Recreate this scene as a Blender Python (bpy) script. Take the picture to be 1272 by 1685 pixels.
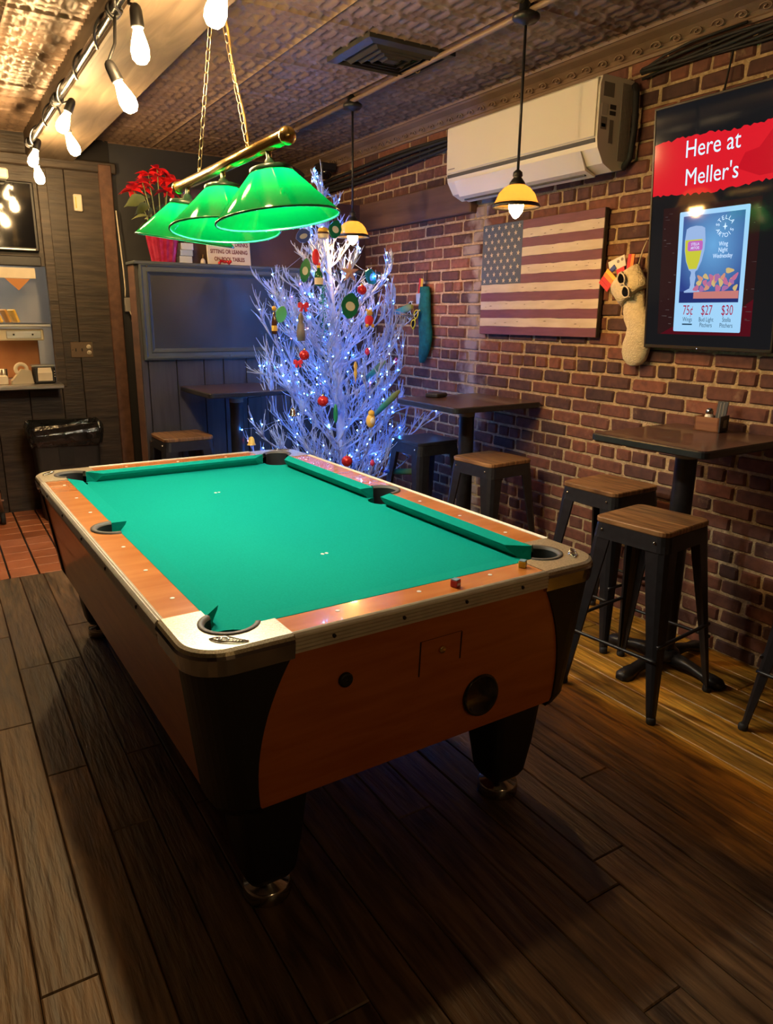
import bpy, bmesh, math, random
from math import sin, cos, pi, radians, sqrt, atan2
from mathutils import Matrix, Vector

random.seed(7)
for _o in list(bpy.data.objects):
    bpy.data.objects.remove(_o, do_unlink=True)
SC = bpy.context.scene
COL = SC.collection

# ---------------------------------------------------------------- camera
cam_d = bpy.data.cameras.new('camera')
cam = bpy.data.objects.new('camera', cam_d)
COL.objects.link(cam)
SC.camera = cam
cam_d.sensor_fit = 'HORIZONTAL'
cam_d.sensor_width = 36.0
cam_d.lens = 1195.7 / 1272 * 36.0
cam_d.clip_start = 0.02
_p, _r, _y = radians(15.145), radians(-0.623), radians(31.741)
_fw = Vector((sin(_y) * cos(_p), cos(_y) * cos(_p), -sin(_p)))
_rt = Vector((cos(_y), -sin(_y), 0))
_dn = _fw.cross(_rt)
_rt2 = cos(_r) * _rt + sin(_r) * _dn
_dn2 = -sin(_r) * _rt + cos(_r) * _dn
_m = Matrix((_rt2, -_dn2, -_fw)).transposed().to_4x4()
_m.translation = Vector((0, 0, 1.54))
cam.matrix_world = _m

# ---------------------------------------------------------------- world, view
w = bpy.data.worlds.new('world')
SC.world = w
w.use_nodes = True
w.node_tree.nodes['Background'].inputs[0].default_value = (0.9, 0.75, 0.6, 1)
w.node_tree.nodes['Background'].inputs[1].default_value = 0.02
SC.cycles.adaptive_threshold = 0.03
SC.cycles.max_bounces = 5
SC.cycles.diffuse_bounces = 3
SC.cycles.glossy_bounces = 3
SC.cycles.transmission_bounces = 4
SC.view_settings.view_transform = 'Standard'
SC.view_settings.look = 'None'
SC.view_settings.exposure = 0.0
SC.view_settings.gamma = 1.0
SC.view_settings.use_curve_mapping = False

# strengths of the lamps of the place (emitting bulb surfaces)
E_STRING = 480.0      # filament bulbs on the cord
E_POOL = 720.0       # three bulbs inside the green shades
E_PENDANT = 340.0     # small pendants along the brick wall
E_LED = 640.0        # cold white LEDs on the tree
E_SCREEN = 1.0
E_BACK = 3.0

# ---------------------------------------------------------------- helpers
def tag(o, label=None, cat=None, group=None, kind=None):
    if label: o['label'] = label
    if cat: o['category'] = cat
    if group: o['group'] = group
    if kind: o['kind'] = kind
    return o

def empty(name, loc=(0, 0, 0), rz=0.0, label=None, cat=None, group=None, rot=None):
    o = bpy.data.objects.new(name, None)
    COL.objects.link(o)
    o.empty_display_size = 0.05
    o.location = loc
    o.rotation_euler = rot if rot else (0, 0, rz)
    return tag(o, label, cat, group)

def link(name, me, parent=None, loc=None, rot=None, scale=None):
    o = bpy.data.objects.new(name, me)
    COL.objects.link(o)
    if parent is not None: o.parent = parent
    if loc is not None: o.location = loc
    if rot is not None: o.rotation_euler = rot
    if scale is not None: o.scale = scale
    return o

def copy_tree(o, parent=None):
    c = o.copy(); COL.objects.link(c); c.parent = parent
    for ch in list(o.children):
        copy_tree(ch, c)
    return c

class MB:
    """collects vertices and faces of one mesh"""
    def __init__(s):
        s.v = []; s.f = []; s.sm = []
    def add(s, vs, fs, smooth=False):
        b = len(s.v)
        s.v += [tuple(p) for p in vs]
        s.f += [tuple(b + i for i in f) for f in fs]
        s.sm += [smooth] * len(fs)
        return s
    def box(s, lo, hi, M=None, bev=0.0):
        x0, y0, z0 = lo; x1, y1, z1 = hi
        if bev <= 0:
            vs = [(x0,y0,z0),(x1,y0,z0),(x1,y1,z0),(x0,y1,z0),(x0,y0,z1),(x1,y0,z1),(x1,y1,z1),(x0,y1,z1)]
            fs = [(0,3,2,1),(4,5,6,7),(0,1,5,4),(1,2,6,5),(2,3,7,6),(3,0,4,7)]
        else:
            b = bev
            def ring(z, i):
                return [(x0+i,y0+b,z),(x0+b,y0+i,z),(x1-b,y0+i,z),(x1-i,y0+b,z),(x1-i,y1-b,z),(x1-b,y1-i,z),(x0+b,y1-i,z),(x0+i,y1-b,z)]
            r0 = [(x0+b,y0+b,z0),(x0+b,y0+b,z0),(x1-b,y0+b,z0),(x1-b,y0+b,z0),(x1-b,y1-b,z0),(x1-b,y1-b,z0),(x0+b,y1-b,z0),(x0+b,y1-b,z0)]
            vs = [(x0+b,y0+b,z0),(x1-b,y0+b,z0),(x1-b,y1-b,z0),(x0+b,y1-b,z0)] + ring(z0+b,0) + ring(z1-b,0) + [(x0+b,y0+b,z1),(x1-b,y0+b,z1),(x1-b,y1-b,z1),(x0+b,y1-b,z1)]
            fs = [(0,3,2,1),(20,21,22,23)]
            for k in range(8):
                k2 = (k+1) % 8
                fs.append((4+k,4+k2,12+k2,12+k))
            cmap = [0,0,1,1,2,2,3,3]
            for k in range(8):
                k2 = (k+1) % 8
                a, c = cmap[k], cmap[k2]
                if a == c:
                    fs.append((a,4+k2,4+k)); fs.append((20+a,12+k,12+k2))
                else:
                    fs.append((a,c,4+k2,4+k)); fs.append((20+c,20+a,12+k,12+k2))
        if M is not None: vs = [M @ Vector(p) for p in vs]
        return s.add(vs, fs)
    def loops(s, loops, cap0=True, cap1=True, smooth=False, closed=True, flip=False):
        n = len(loops[0]); b = len(s.v); fs = []; sm = []
        for L in loops: s.v += [tuple(p) for p in L]
        for i in range(len(loops) - 1):
            for k in range(n if closed else n - 1):
                k2 = (k + 1) % n
                q = (b+i*n+k, b+i*n+k2, b+(i+1)*n+k2, b+(i+1)*n+k)
                fs.append(q[::-1] if flip else q); sm.append(smooth)
        if cap0:
            q = tuple(b + k for k in range(n)); fs.append(q if flip else q[::-1]); sm.append(False)
        if cap1:
            q = tuple(b + (len(loops)-1)*n + k for k in range(n)); fs.append(q[::-1] if flip else q); sm.append(False)
        s.f += fs; s.sm += sm
        return s
    def lathe(s, prof, n=24, c=(0,0,0), M=None, smooth=True, cap0=False, cap1=False, rib=0.0):
        ls = []
        for r, z in prof:
            L = []
            for k in range(n):
                a = 2*pi*k/n
                rr = r * (1 + (rib if k % 2 else -rib))
                p = Vector((c[0]+rr*cos(a), c[1]+rr*sin(a), c[2]+z))
                L.append(M @ p if M is not None else p)
            ls.append(L)
        return s.loops(ls, cap0, cap1, smooth)
    def tube(s, pts, r, n=6, smooth=True, cap=True, r1=None):
        pts = [Vector(p) for p in pts]
        m = len(pts); ls = []; up = None
        for i in range(m):
            t = (pts[min(i+1, m-1)] - pts[max(i-1, 0)])
            if t.length < 1e-9: t = Vector((0,0,1))
            t.normalize()
            if up is None:
                up = Vector((0,0,1)) if abs(t.z) < 0.9 else Vector((1,0,0))
            sx = t.cross(up)
            if sx.length < 1e-6: sx = t.cross(Vector((0.3,1,0.2)))
            sx.normalize(); up = sx.cross(t).normalized()
            rr = r[i] if isinstance(r, (list, tuple)) else (r if r1 is None else r + (r1-r)*i/(m-1))
            ls.append([pts[i] + rr*(cos(2*pi*k/n)*sx + sin(2*pi*k/n)*up) for k in range(n)])
        return s.loops(ls, cap, cap, smooth)
    def sphere(s, c, r, n=12, m=8, sc=(1,1,1)):
        ls = []
        for i in range(1, m):
            a = -pi/2 + pi*i/m
            ls.append([(c[0]+sc[0]*r*cos(a)*cos(2*pi*k/n), c[1]+sc[1]*r*cos(a)*sin(2*pi*k/n), c[2]+sc[2]*r*sin(a)) for k in range(n)])
        b = len(s.v)
        s.loops(ls, False, False, True)
        s.v.append((c[0],c[1],c[2]-sc[2]*r)); lo = len(s.v)-1
        s.v.append((c[0],c[1],c[2]+sc[2]*r)); hi = len(s.v)-1
        for k in range(n):
            k2 = (k+1) % n
            s.f.append((lo, b+k2, b+k)); s.sm.append(True)
            s.f.append((hi, b+(m-2)*n+k, b+(m-2)*n+k2)); s.sm.append(True)
        return s
    def prism(s, poly, z0, z1, M=None, smooth=False):
        """poly: list of (x, y), counter-clockwise, extruded along z"""
        a = [Vector((x, y, z0)) for x, y in poly]; c = [Vector((x, y, z1)) for x, y in poly]
        if M is not None: a = [M @ p for p in a]; c = [M @ p for p in c]
        return s.loops([a, c], True, True, smooth)
    def torus(s, c, R, r, n=16, m=6, M=None, sc=(1,1,1)):
        ls = []
        for i in range(n):
            a = 2*pi*i/n
            L = []
            for k in range(m):
                b = 2*pi*k/m
                p = Vector(((R+r*cos(b))*cos(a)*sc[0], (R+r*cos(b))*sin(a)*sc[1], r*sin(b)*sc[2]))
                if M is not None: p = M @ p
                L.append(p + Vector(c))
            ls.append(L)
        ls.append(ls[0])
        return s.loops(ls, False, False, True)
    def mesh(s, name, mat):
        me = bpy.data.meshes.new(name)
        me.from_pydata(s.v, [], s.f)
        me.polygons.foreach_set('use_smooth', s.sm)
        if mat is not None: me.materials.append(mat)
        me.update()
        return me
    def build(s, name, mat, parent=None, **k):
        return link(name, s.mesh(name, mat), parent, **k)

def Mrot(ax, ang, loc=(0,0,0)):
    return Matrix.Translation(loc) @ Matrix.Rotation(ang, 4, ax)

def rrect(x0, y0, x1, y1, r, n=5):
    P = []
    for cx, cy, a0 in ((x1-r,y0+r,-pi/2),(x1-r,y1-r,0),(x0+r,y1-r,pi/2),(x0+r,y0+r,pi)):
        for k in range(n+1):
            a = a0 + (pi/2)*k/n
            P.append((cx+r*cos(a), cy+r*sin(a)))
    return P

def ellipse(cx, cy, rx, ry, n=20):
    return [(cx+rx*cos(2*pi*k/n), cy+ry*sin(2*pi*k/n)) for k in range(n)]

def text_mesh(txt, size, mat, align='CENTER', extrude=0.0, squash=1.0, bold=0.0):
    """flat lettering in the local xz plane facing -y, centred on its own origin"""
    cu = bpy.data.curves.new('lettering', 'FONT')
    cu.body = txt; cu.size = size; cu.align_x = align; cu.align_y = 'CENTER'; cu.extrude = extrude
    cu.resolution_u = 3; cu.offset = bold
    ob = bpy.data.objects.new('lettering', cu)
    COL.objects.link(ob)
    dg = bpy.context.evaluated_depsgraph_get()
    me = bpy.data.meshes.new_from_object(ob.evaluated_get(dg))
    bpy.data.objects.remove(ob, do_unlink=True)
    me.transform(Matrix.Rotation(pi/2, 4, 'X') @ Matrix.Diagonal((squash, 1, 1, 1)))
    me.materials.clear(); me.materials.append(mat)
    return me

# ---------------------------------------------------------------- materials
def new_mat(name):
    m = bpy.data.materials.new(name); m.use_nodes = True
    nt = m.node_tree
    return m, nt, nt.nodes['Principled BSDF']

def pbr(name, c1, c2=None, scale=8.0, rough=0.5, metal=0.0, bump=0.0, bscale=None, stretch=(1,1,1), spec=0.5, rnd=0.0, coat=0.0, detail=4.0, rough2=None, island=False, rvar=0.5, dist=0.0):
    m, nt, b = new_mat(name); N = nt.nodes; L = nt.links
    b.inputs['Roughness'].default_value = rough
    b.inputs['Metallic'].default_value = metal
    b.inputs['Specular IOR Level'].default_value = spec
    b.inputs['Coat Weight'].default_value = coat
    b.inputs['Base Color'].default_value = (*c1, 1)
    m.diffuse_color = (*c1, 1)
    if c2 is None and bump == 0: return m
    tc = N.new('ShaderNodeTexCoord'); mp = N.new('ShaderNodeMapping')
    mp.inputs['Scale'].default_value = stretch
    L.new(tc.outputs['Object'], mp.inputs['Vector'])
    vec = mp.outputs['Vector']
    rv = None
    if rnd > 0:
        oi = N.new('ShaderNodeObjectInfo')
        rv = oi.outputs['Random']
        if island:
            ge = N.new('ShaderNodeNewGeometry'); ad = N.new('ShaderNodeMath'); ad.operation = 'ADD'
            L.new(rv, ad.inputs[0]); L.new(ge.outputs['Random Per Island'], ad.inputs[1])
            fr = N.new('ShaderNodeMath'); fr.operation = 'FRACT'; L.new(ad.outputs[0], fr.inputs[0])
            rv = fr.outputs[0]
        mu = N.new('ShaderNodeMath'); mu.operation = 'MULTIPLY'; mu.inputs[1].default_value = 37.0
        L.new(rv, mu.inputs[0])
        va = N.new('ShaderNodeVectorMath'); va.operation = 'ADD'
        L.new(vec, va.inputs[0]); L.new(mu.outputs[0], va.inputs[1]); vec = va.outputs[0]
    nz = N.new('ShaderNodeTexNoise'); nz.inputs['Scale'].default_value = scale; nz.inputs['Detail'].default_value = detail
    nz.inputs['Distortion'].default_value = dist
    L.new(vec, nz.inputs['Vector'])
    if c2 is not None:
        cr = N.new('ShaderNodeValToRGB')
        cr.color_ramp.elements[0].position = 0.32; cr.color_ramp.elements[1].position = 0.68
        cr.color_ramp.elements[0].color = (*c1, 1); cr.color_ramp.elements[1].color = (*c2, 1)
        L.new(nz.outputs['Fac'], cr.inputs['Fac'])
        out = cr.outputs['Color']
        if rv is not None:
            hs = N.new('ShaderNodeHueSaturation')
            mr = N.new('ShaderNodeMapRange'); mr.inputs['To Min'].default_value = 1-rvar; mr.inputs['To Max'].default_value = 1+rvar
            L.new(rv, mr.inputs['Value']); L.new(mr.outputs[0], hs.inputs['Value']); L.new(out, hs.inputs['Color'])
            out = hs.outputs['Color']
        L.new(out, b.inputs['Base Color'])
    if rough2 is not None:
        mr2 = N.new('ShaderNodeMapRange'); mr2.inputs['To Min'].default_value = rough; mr2.inputs['To Max'].default_value = rough2
        L.new(nz.outputs['Fac'], mr2.inputs['Value']); L.new(mr2.outputs[0], b.inputs['Roughness'])
    if bump > 0:
        nb = nz
        if bscale:
            nb = N.new('ShaderNodeTexNoise'); nb.inputs['Scale'].default_value = bscale; nb.inputs['Detail'].default_value = 5
            L.new(vec, nb.inputs['Vector'])
        bu = N.new('ShaderNodeBump'); bu.inputs['Strength'].default_value = bump; bu.inputs['Distance'].default_value = 0.01
        L.new(nb.outputs['Fac'], bu.inputs['Height']); L.new(bu.outputs['Normal'], b.inputs['Normal'])
    return m

def emis(name, c, s):
    m = bpy.data.materials.new(name); m.use_nodes = True
    nt = m.node_tree; nt.nodes.clear()
    e = nt.nodes.new('ShaderNodeEmission'); o = nt.nodes.new('ShaderNodeOutputMaterial')
    e.inputs[0].default_value = (*c, 1); e.inputs[1].default_value = s
    nt.links.new(e.outputs[0], o.inputs[0])
    m.diffuse_color = (*c, 1)
    return m

def shade_mat(name, c, trans=0.5, gloss=0.04, rough=0.08):
    """glass that lets light through: diffuse + translucent + a gloss coat"""
    m = bpy.data.materials.new(name); m.use_nodes = True
    nt = m.node_tree; nt.nodes.clear(); N = nt.nodes; L = nt.links
    d = N.new('ShaderNodeBsdfDiffuse'); t = N.new('ShaderNodeBsdfTranslucent'); g = N.new('ShaderNodeBsdfGlossy')
    d.inputs[0].default_value = (*c, 1); t.inputs[0].default_value = (*c, 1); g.inputs[0].default_value = (1,1,1,1)
    g.inputs['Roughness'].default_value = rough
    m1 = N.new('ShaderNodeMixShader'); m1.inputs[0].default_value = trans
    m2 = N.new('ShaderNodeMixShader'); m2.inputs[0].default_value = gloss
    o = N.new('ShaderNodeOutputMaterial')
    L.new(d.outputs[0], m1.inputs[1]); L.new(t.outputs[0], m1.inputs[2])
    L.new(m1.outputs[0], m2.inputs[1]); L.new(g.outputs[0], m2.inputs[2])
    L.new(m2.outputs[0], o.inputs[0])
    m.diffuse_color = (*c, 1)
    return m

BLACK = pbr('black_metal', (0.012,0.012,0.014), (0.02,0.02,0.024), scale=30, rough=0.38, metal=0.2)
BLACKMAT = pbr('black_plastic', (0.01,0.01,0.011), rough=0.5)
RUBBER = pbr('black_rubber', (0.012,0.012,0.013), rough=0.7)
CHROME = pbr('chrome', (0.62,0.60,0.57), (0.45,0.43,0.41), scale=12, rough=0.16, metal=1.0)
SKIRT = pbr('dark_chrome', (0.40,0.39,0.38), (0.30,0.29,0.28), scale=12, rough=0.12, metal=1.0)
BRASS = pbr('brass', (0.72,0.50,0.16), (0.80,0.62,0.28), scale=10, rough=0.2, metal=1.0)
STEEL = pbr('stainless_steel', (0.62,0.60,0.56), (0.5,0.49,0.47), scale=6, rough=0.3, metal=1.0, stretch=(1,8,8))
WHITE = pbr('white_plastic', (0.72,0.68,0.60), rough=0.28)
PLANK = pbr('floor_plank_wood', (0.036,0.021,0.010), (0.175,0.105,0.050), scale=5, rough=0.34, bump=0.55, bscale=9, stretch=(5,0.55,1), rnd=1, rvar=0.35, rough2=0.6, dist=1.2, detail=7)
def paint_glow(m):
    # pendant light painted into the planks: colour turns golden along the brick wall
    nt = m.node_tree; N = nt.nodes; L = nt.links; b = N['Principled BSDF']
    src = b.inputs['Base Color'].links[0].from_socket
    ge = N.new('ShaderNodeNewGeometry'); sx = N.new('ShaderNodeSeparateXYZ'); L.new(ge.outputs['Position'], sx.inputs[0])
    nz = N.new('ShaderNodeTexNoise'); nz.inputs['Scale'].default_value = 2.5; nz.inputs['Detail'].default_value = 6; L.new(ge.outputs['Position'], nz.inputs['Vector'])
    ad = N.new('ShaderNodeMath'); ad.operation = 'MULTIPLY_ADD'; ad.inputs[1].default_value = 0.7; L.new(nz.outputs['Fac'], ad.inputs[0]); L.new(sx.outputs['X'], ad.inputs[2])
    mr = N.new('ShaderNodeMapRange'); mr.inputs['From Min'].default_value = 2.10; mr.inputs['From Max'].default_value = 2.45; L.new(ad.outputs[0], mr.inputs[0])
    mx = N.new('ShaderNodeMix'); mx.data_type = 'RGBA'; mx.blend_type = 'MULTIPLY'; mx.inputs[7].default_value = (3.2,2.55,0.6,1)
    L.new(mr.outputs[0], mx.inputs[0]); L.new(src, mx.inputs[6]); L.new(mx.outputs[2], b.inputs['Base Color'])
paint_glow(PLANK)
TILE = pbr('terracotta_tile', (0.36,0.115,0.045), (0.46,0.16,0.07), scale=6, rough=0.35, rnd=1, rvar=0.18, bump=0.08)
MORTAR = pbr('sandy_mortar', (0.36,0.25,0.13), (0.56,0.42,0.25), scale=45, rough=0.95, bump=1.0, bscale=110)
TIN = pbr('pressed_tin', (0.185,0.120,0.080), (0.25,0.168,0.115), scale=5, rough=0.48, metal=0.15, bump=0.1, bscale=60)
DARKWOOD = pbr('dark_stained_wood', (0.022,0.016,0.012), (0.06,0.043,0.03), scale=4, rough=0.5, bump=0.3, stretch=(1,1,10), rnd=1, rvar=0.2, bscale=7)
RAILWOOD = pbr('cherry_laminate', (0.47,0.145,0.026), (0.58,0.205,0.045), scale=3, rough=0.22, stretch=(1,7,1), coat=0.6, dist=0.6)
APRON = pbr('cherry_laminate_panel', (0.42,0.105,0.020), (0.54,0.155,0.034), scale=3, rough=0.33, stretch=(1.2,1.2,9), coat=0.25, dist=0.5)
CLOTH = pbr('green_billiard_cloth', (0.003,0.27,0.215), (0.004,0.30,0.24), scale=160, rough=0.95, bump=0.05, spec=0.04)
CASTING = pbr('speckled_champagne_metal', (0.30,0.26,0.175), (0.52,0.46,0.32), scale=260, rough=0.35, metal=0.55, detail=2)
TRIM = pbr('ribbed_aluminium', (0.58,0.53,0.41), (0.68,0.63,0.50), scale=20, rough=0.4, metal=0.35, stretch=(1,4,1))
TABLETOP = pbr('dark_brown_laminate', (0.055,0.026,0.018), (0.075,0.035,0.024), scale=18, rough=0.28, coat=0.3)
SEATWOOD = pbr('oak_seat', (0.075,0.034,0.013), (0.34,0.175,0.07), scale=4, rough=0.4, stretch=(22,1.3,1), rnd=1, rvar=0.1, detail=6, dist=0.4)
MAROON = pbr('maroon_paint', (0.055,0.026,0.021), (0.075,0.035,0.028), scale=3, rough=0.5)
BEAMWOOD = pbr('old_timber', (0.085,0.04,0.026), (0.15,0.075,0.045), scale=3, rough=0.6, bump=0.3, stretch=(6,0.6,6))
PLY = pbr('worn_beam_board', (0.12,0.085,0.055), (0.20,0.15,0.10), scale=3, rough=0.6, stretch=(5,0.5,5), bump=0.2, dist=1.5)
DARKGREY = pbr('dark_grey_paint', (0.022,0.023,0.025), (0.03,0.031,0.034), scale=4, rough=0.5)
BOARD = pbr('slate_board', (0.02,0.024,0.028), (0.03,0.034,0.038), scale=3, rough=0.35)
FRAME = pbr('blue_grey_frame', (0.05,0.062,0.066), (0.07,0.085,0.09), scale=6, rough=0.4)
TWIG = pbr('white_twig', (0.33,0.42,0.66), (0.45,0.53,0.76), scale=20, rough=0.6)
GLASSY = pbr('black_glass', (0.006,0.006,0.008), rough=0.06, coat=0.5)
RED = pbr('red_glitter', (0.45,0.01,0.02), (0.7,0.05,0.05), scale=60, rough=0.25, metal=0.4)
REDCLOTH = pbr('red_cloth', (0.55,0.012,0.03), (0.75,0.03,0.06), scale=12, rough=0.7)
GREENP = pbr('green_paper', (0.0,0.16,0.07), (0.01,0.22,0.10), scale=9, rough=0.5)
CREAM = pbr('cream_paper', (0.62,0.55,0.42), (0.7,0.63,0.5), scale=9, rough=0.7)
GOLDY = pbr('gold_yellow', (0.62,0.36,0.04), (0.75,0.5,0.10), scale=20, rough=0.4)
BULB_WARM = emis('glowing_filament_bulb', (1.0,0.64,0.28), E_STRING)
BULB_PEND = emis('glowing_pendant_bulb', (1.0,0.50,0.13), E_PENDANT)
BULB_POOL = emis('glowing_lamp_bulb', (1.0,0.92,0.78), E_POOL)
LED = emis('cold_white_led', (0.05,0.28,1.0), E_LED)
LEDRED = emis('red_led', (1.0,0.10,0.14), E_LED*0.12)
# ================================================================ the room
WX, BY, CZ = 3.03, 6.30, 2.80           # brick wall, far wall, ceiling
LX, FY = -3.3, -3.2                     # unseen left and front walls

def struct(o): return tag(o, kind='structure')

# ---- floor of long planks, terracotta tiles towards the kitchen
fl = struct(MB().box((LX, FY, -0.06), (WX+0.15, BY+0.1, -0.014)).build('floor', pbr('floor_joint', (0.008,0.006,0.005), rough=0.9)))
PW = 0.131
def plank_mesh(l):
    b = 0.0035
    m = MB()
    x0, x1 = -PW/2+0.001, PW/2-0.001; y0, y1 = -l/2+0.001, l/2-0.001
    m.loops([[(x0,y0,-0.013),(x1,y0,-0.013),(x1,y1,-0.013),(x0,y1,-0.013)],
             [(x0,y0,-b),(x1,y0,-b),(x1,y1,-b),(x0,y1,-b)],
             [(x0+b,y0+b,0),(x1-b,y0+b,0),(x1-b,y1-b,0),(x0+b,y1-b,0)]], False, True)
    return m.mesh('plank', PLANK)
PL = {l: plank_mesh(l) for l in (0.9, 1.3, 1.7, 2.1)}
rest = MB()
x = WX - PW/2 + 0.01
TX1, TY0 = 1.20, 4.65
row = 0
while x > LX:
    ytop = BY if x - PW/2 > TX1 - 0.02 else TY0
    y = ytop
    first = True
    while y > FY:
        l = random.choice((0.9, 1.3, 1.7, 2.1)) if not first else random.choice((0.9, 1.3, 1.7))
        first = False
        c = y - l/2
        if x > -0.55 and c > -0.2:
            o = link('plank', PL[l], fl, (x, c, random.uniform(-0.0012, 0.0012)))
            o.rotation_euler = (0, 0, pi if random.random() < 0.5 else 0)
        else:
            rest.box((x-PW/2+0.001, y-l+0.001, -0.013), (x+PW/2-0.001, y-0.001, 0.0))
        y -= l
    x -= PW; row += 1
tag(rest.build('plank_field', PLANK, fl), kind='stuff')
tm = MB(); ts = 0.158
tm.loops([rr for rr in ([(a*(ts/2-0.004), b*(ts/2-0.004), -0.013) for a, b in ((-1,-1),(1,-1),(1,1),(-1,1))],
                        [(a*(ts/2-0.004), b*(ts/2-0.004), -0.001) for a, b in ((-1,-1),(1,-1),(1,1),(-1,1))],
                        [(a*(ts/2-0.0065), b*(ts/2-0.0065), 0.0015) for a, b in ((-1,-1),(1,-1),(1,1),(-1,1))])], False, True)
tme = tm.mesh('floor_tile', TILE)
TLX = 0.239 - 5*0.161
for i in range(11):
    for j in range(10):
        xx = TLX + (i+0.5)*0.161; yy = TY0 + (j+0.5)*0.165
        link('floor_tile', tme, fl, (xx, yy, 0), scale=(1, 1.03, 1))

# ---- brick wall
def brick_material():
    m, nt, b = new_mat('old_red_brick'); N = nt.nodes; L = nt.links
    ge = N.new('ShaderNodeNewGeometry'); oi = N.new('ShaderNodeObjectInfo')
    ad = N.new('ShaderNodeMath'); ad.operation = 'ADD'; fr = N.new('ShaderNodeMath'); fr.operation = 'FRACT'
    L.new(oi.outputs['Random'], ad.inputs[0]); L.new(ge.outputs['Random Per Island'], ad.inputs[1]); L.new(ad.outputs[0], fr.inputs[0])
    cr = N.new('ShaderNodeValToRGB'); E_ = cr.color_ramp.elements
    E_[0].position = 0.0; E_[0].color = (0.060,0.030,0.028,1)
    E_[1].position = 1.0; E_[1].color = (0.235,0.088,0.050,1)
    for p, c in ((0.2,(0.095,0.040,0.032,1)),(0.5,(0.125,0.050,0.036,1)),(0.8,(0.165,0.062,0.040,1)),(0.93,(0.19,0.072,0.045,1))):
        e = cr.color_ramp.elements.new(p); e.color = c
    L.new(fr.outputs[0], cr.inputs[0])
    nz = N.new('ShaderNodeTexNoise'); nz.inputs['Scale'].default_value = 26; nz.inputs['Detail'].default_value = 7
    L.new(ge.outputs['Position'], nz.inputs['Vector'])
    mx = N.new('ShaderNodeMix'); mx.data_type = 'RGBA'; mx.blend_type = 'MULTIPLY'; mx.inputs[0].default_value = 0.75
    c2 = N.new('ShaderNodeValToRGB'); c2.color_ramp.elements[0].position = 0.3; c2.color_ramp.elements[0].color = (0.55,0.5,0.5,1)
    c2.color_ramp.elements[1].position = 0.7; c2.color_ramp.elements[1].color = (1.25,1.2,1.15,1)
    L.new(nz.outputs['Fac'], c2.inputs[0]); L.new(cr.outputs[0], mx.inputs[6]); L.new(c2.outputs[0], mx.inputs[7])
    # mortar smears
    n2 = N.new('ShaderNodeTexNoise'); n2.inputs['Scale'].default_value = 9; n2.inputs['Detail'].default_value = 8; n2.inputs['Roughness'].default_value = 0.7
    L.new(ge.outputs['Position'], n2.inputs['Vector'])
    r2 = N.new('ShaderNodeMapRange'); r2.inputs['From Min'].default_value = 0.60; r2.inputs['From Max'].default_value = 0.72; r2.inputs['To Max'].default_value = 0.55
    L.new(n2.outputs['Fac'], r2.inputs[0])
    mx2 = N.new('ShaderNodeMix'); mx2.data_type = 'RGBA'; L.new(r2.outputs[0], mx2.inputs[0]); L.new(mx.outputs[2], mx2.inputs[6]); mx2.inputs[7].default_value = (0.30,0.20,0.12,1)
    # an old whitewash run down the wall left of the flag
    sx = N.new('ShaderNodeSeparateXYZ'); L.new(ge.outputs['Position'], sx.inputs[0])
    n3 = N.new('ShaderNodeTexNoise'); n3.inputs['Scale'].default_value = 7; n3.inputs['Detail'].default_value = 8
    L.new(ge.outputs['Position'], n3.inputs['Vector'])
    yw = N.new('ShaderNodeMath'); yw.operation = 'MULTIPLY_ADD'; yw.inputs[1].default_value = 0.45; L.new(n3.outputs['Fac'], yw.inputs[0]); L.new(sx.outputs['Y'], yw.inputs[2])
    su = N.new('ShaderNodeMath'); su.operation = 'SUBTRACT'; su.inputs[1].default_value = 4.06; L.new(yw.outputs[0], su.inputs[0])
    ab = N.new('ShaderNodeMath'); ab.operation = 'ABSOLUTE'; L.new(su.outputs[0], ab.inputs[0])
    r3 = N.new('ShaderNodeMapRange'); r3.inputs['From Min'].default_value = 0.12; r3.inputs['From Max'].default_value = 0.04; r3.inputs['To Min'].default_value = 0; r3.inputs['To Max'].default_value = 0.62
    L.new(ab.outputs[0], r3.inputs[0])
    mx3 = N.new('ShaderNodeMix'); mx3.data_type = 'RGBA'; L.new(r3.outputs[0], mx3.inputs[0]); L.new(mx2.outputs[2], mx3.inputs[6]); mx3.inputs[7].default_value = (0.42,0.36,0.32,1)
    L.new(mx3.outputs[2], b.inputs['Base Color'])
    b.inputs['Roughness'].default_value = 0.82
    bu = N.new('ShaderNodeBump'); bu.inputs['Strength'].default_value = 0.5; bu.inputs['Distance'].default_value = 0.006
    L.new(nz.outputs['Fac'], bu.inputs['Height']); L.new(bu.outputs[0], b.inputs['Normal'])
    return m
BRICK = brick_material()
wr = struct(MB().box((WX+0.006, FY, 0), (WX+0.15, BY+0.1, CZ)).build('wall_right', MORTAR))
CH = 0.0735
def brick_var(L, H, seed):
    rr = random.Random(seed)
    j = lambda a=0.0038: rr.uniform(-a, a)
    a, h = L/2, H/2
    ch = rr.uniform(0.004, 0.010)
    out = [(-a+ch+j(), -h+j(.002)), (a-ch+j(), -h+j(.002)), (a+j(), -h+ch*.7), (a+j(), h-ch*.7), (a-ch+j(), h+j(.002)), (-a+ch+j(), h+j(.002)), (-a+j(), h-ch*.7), (-a+j(), -h+ch*.7)]
    inn = [(y*(1-0.010/a), z*(1-0.006/h)) for y, z in out]
    d = rr.uniform(0.0, 0.004)
    # x: 0 is the mortar side, negative towards the room
    A = [(0.012, -y, z) for y, z in out]; B = [(-0.003, -y, z) for y, z in out]; C_ = [(-0.009-d, -y, z) for y, z in inn]
    return [A, B, C_]
SV = [brick_var(0.199, 0.0608, 100+i) for i in range(9)]
HV = [brick_var(0.0945, 0.0608, 200+i) for i in range(6)]
SM = [MB().loops(v, False, True).mesh('brick', BRICK) for v in SV]
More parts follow.
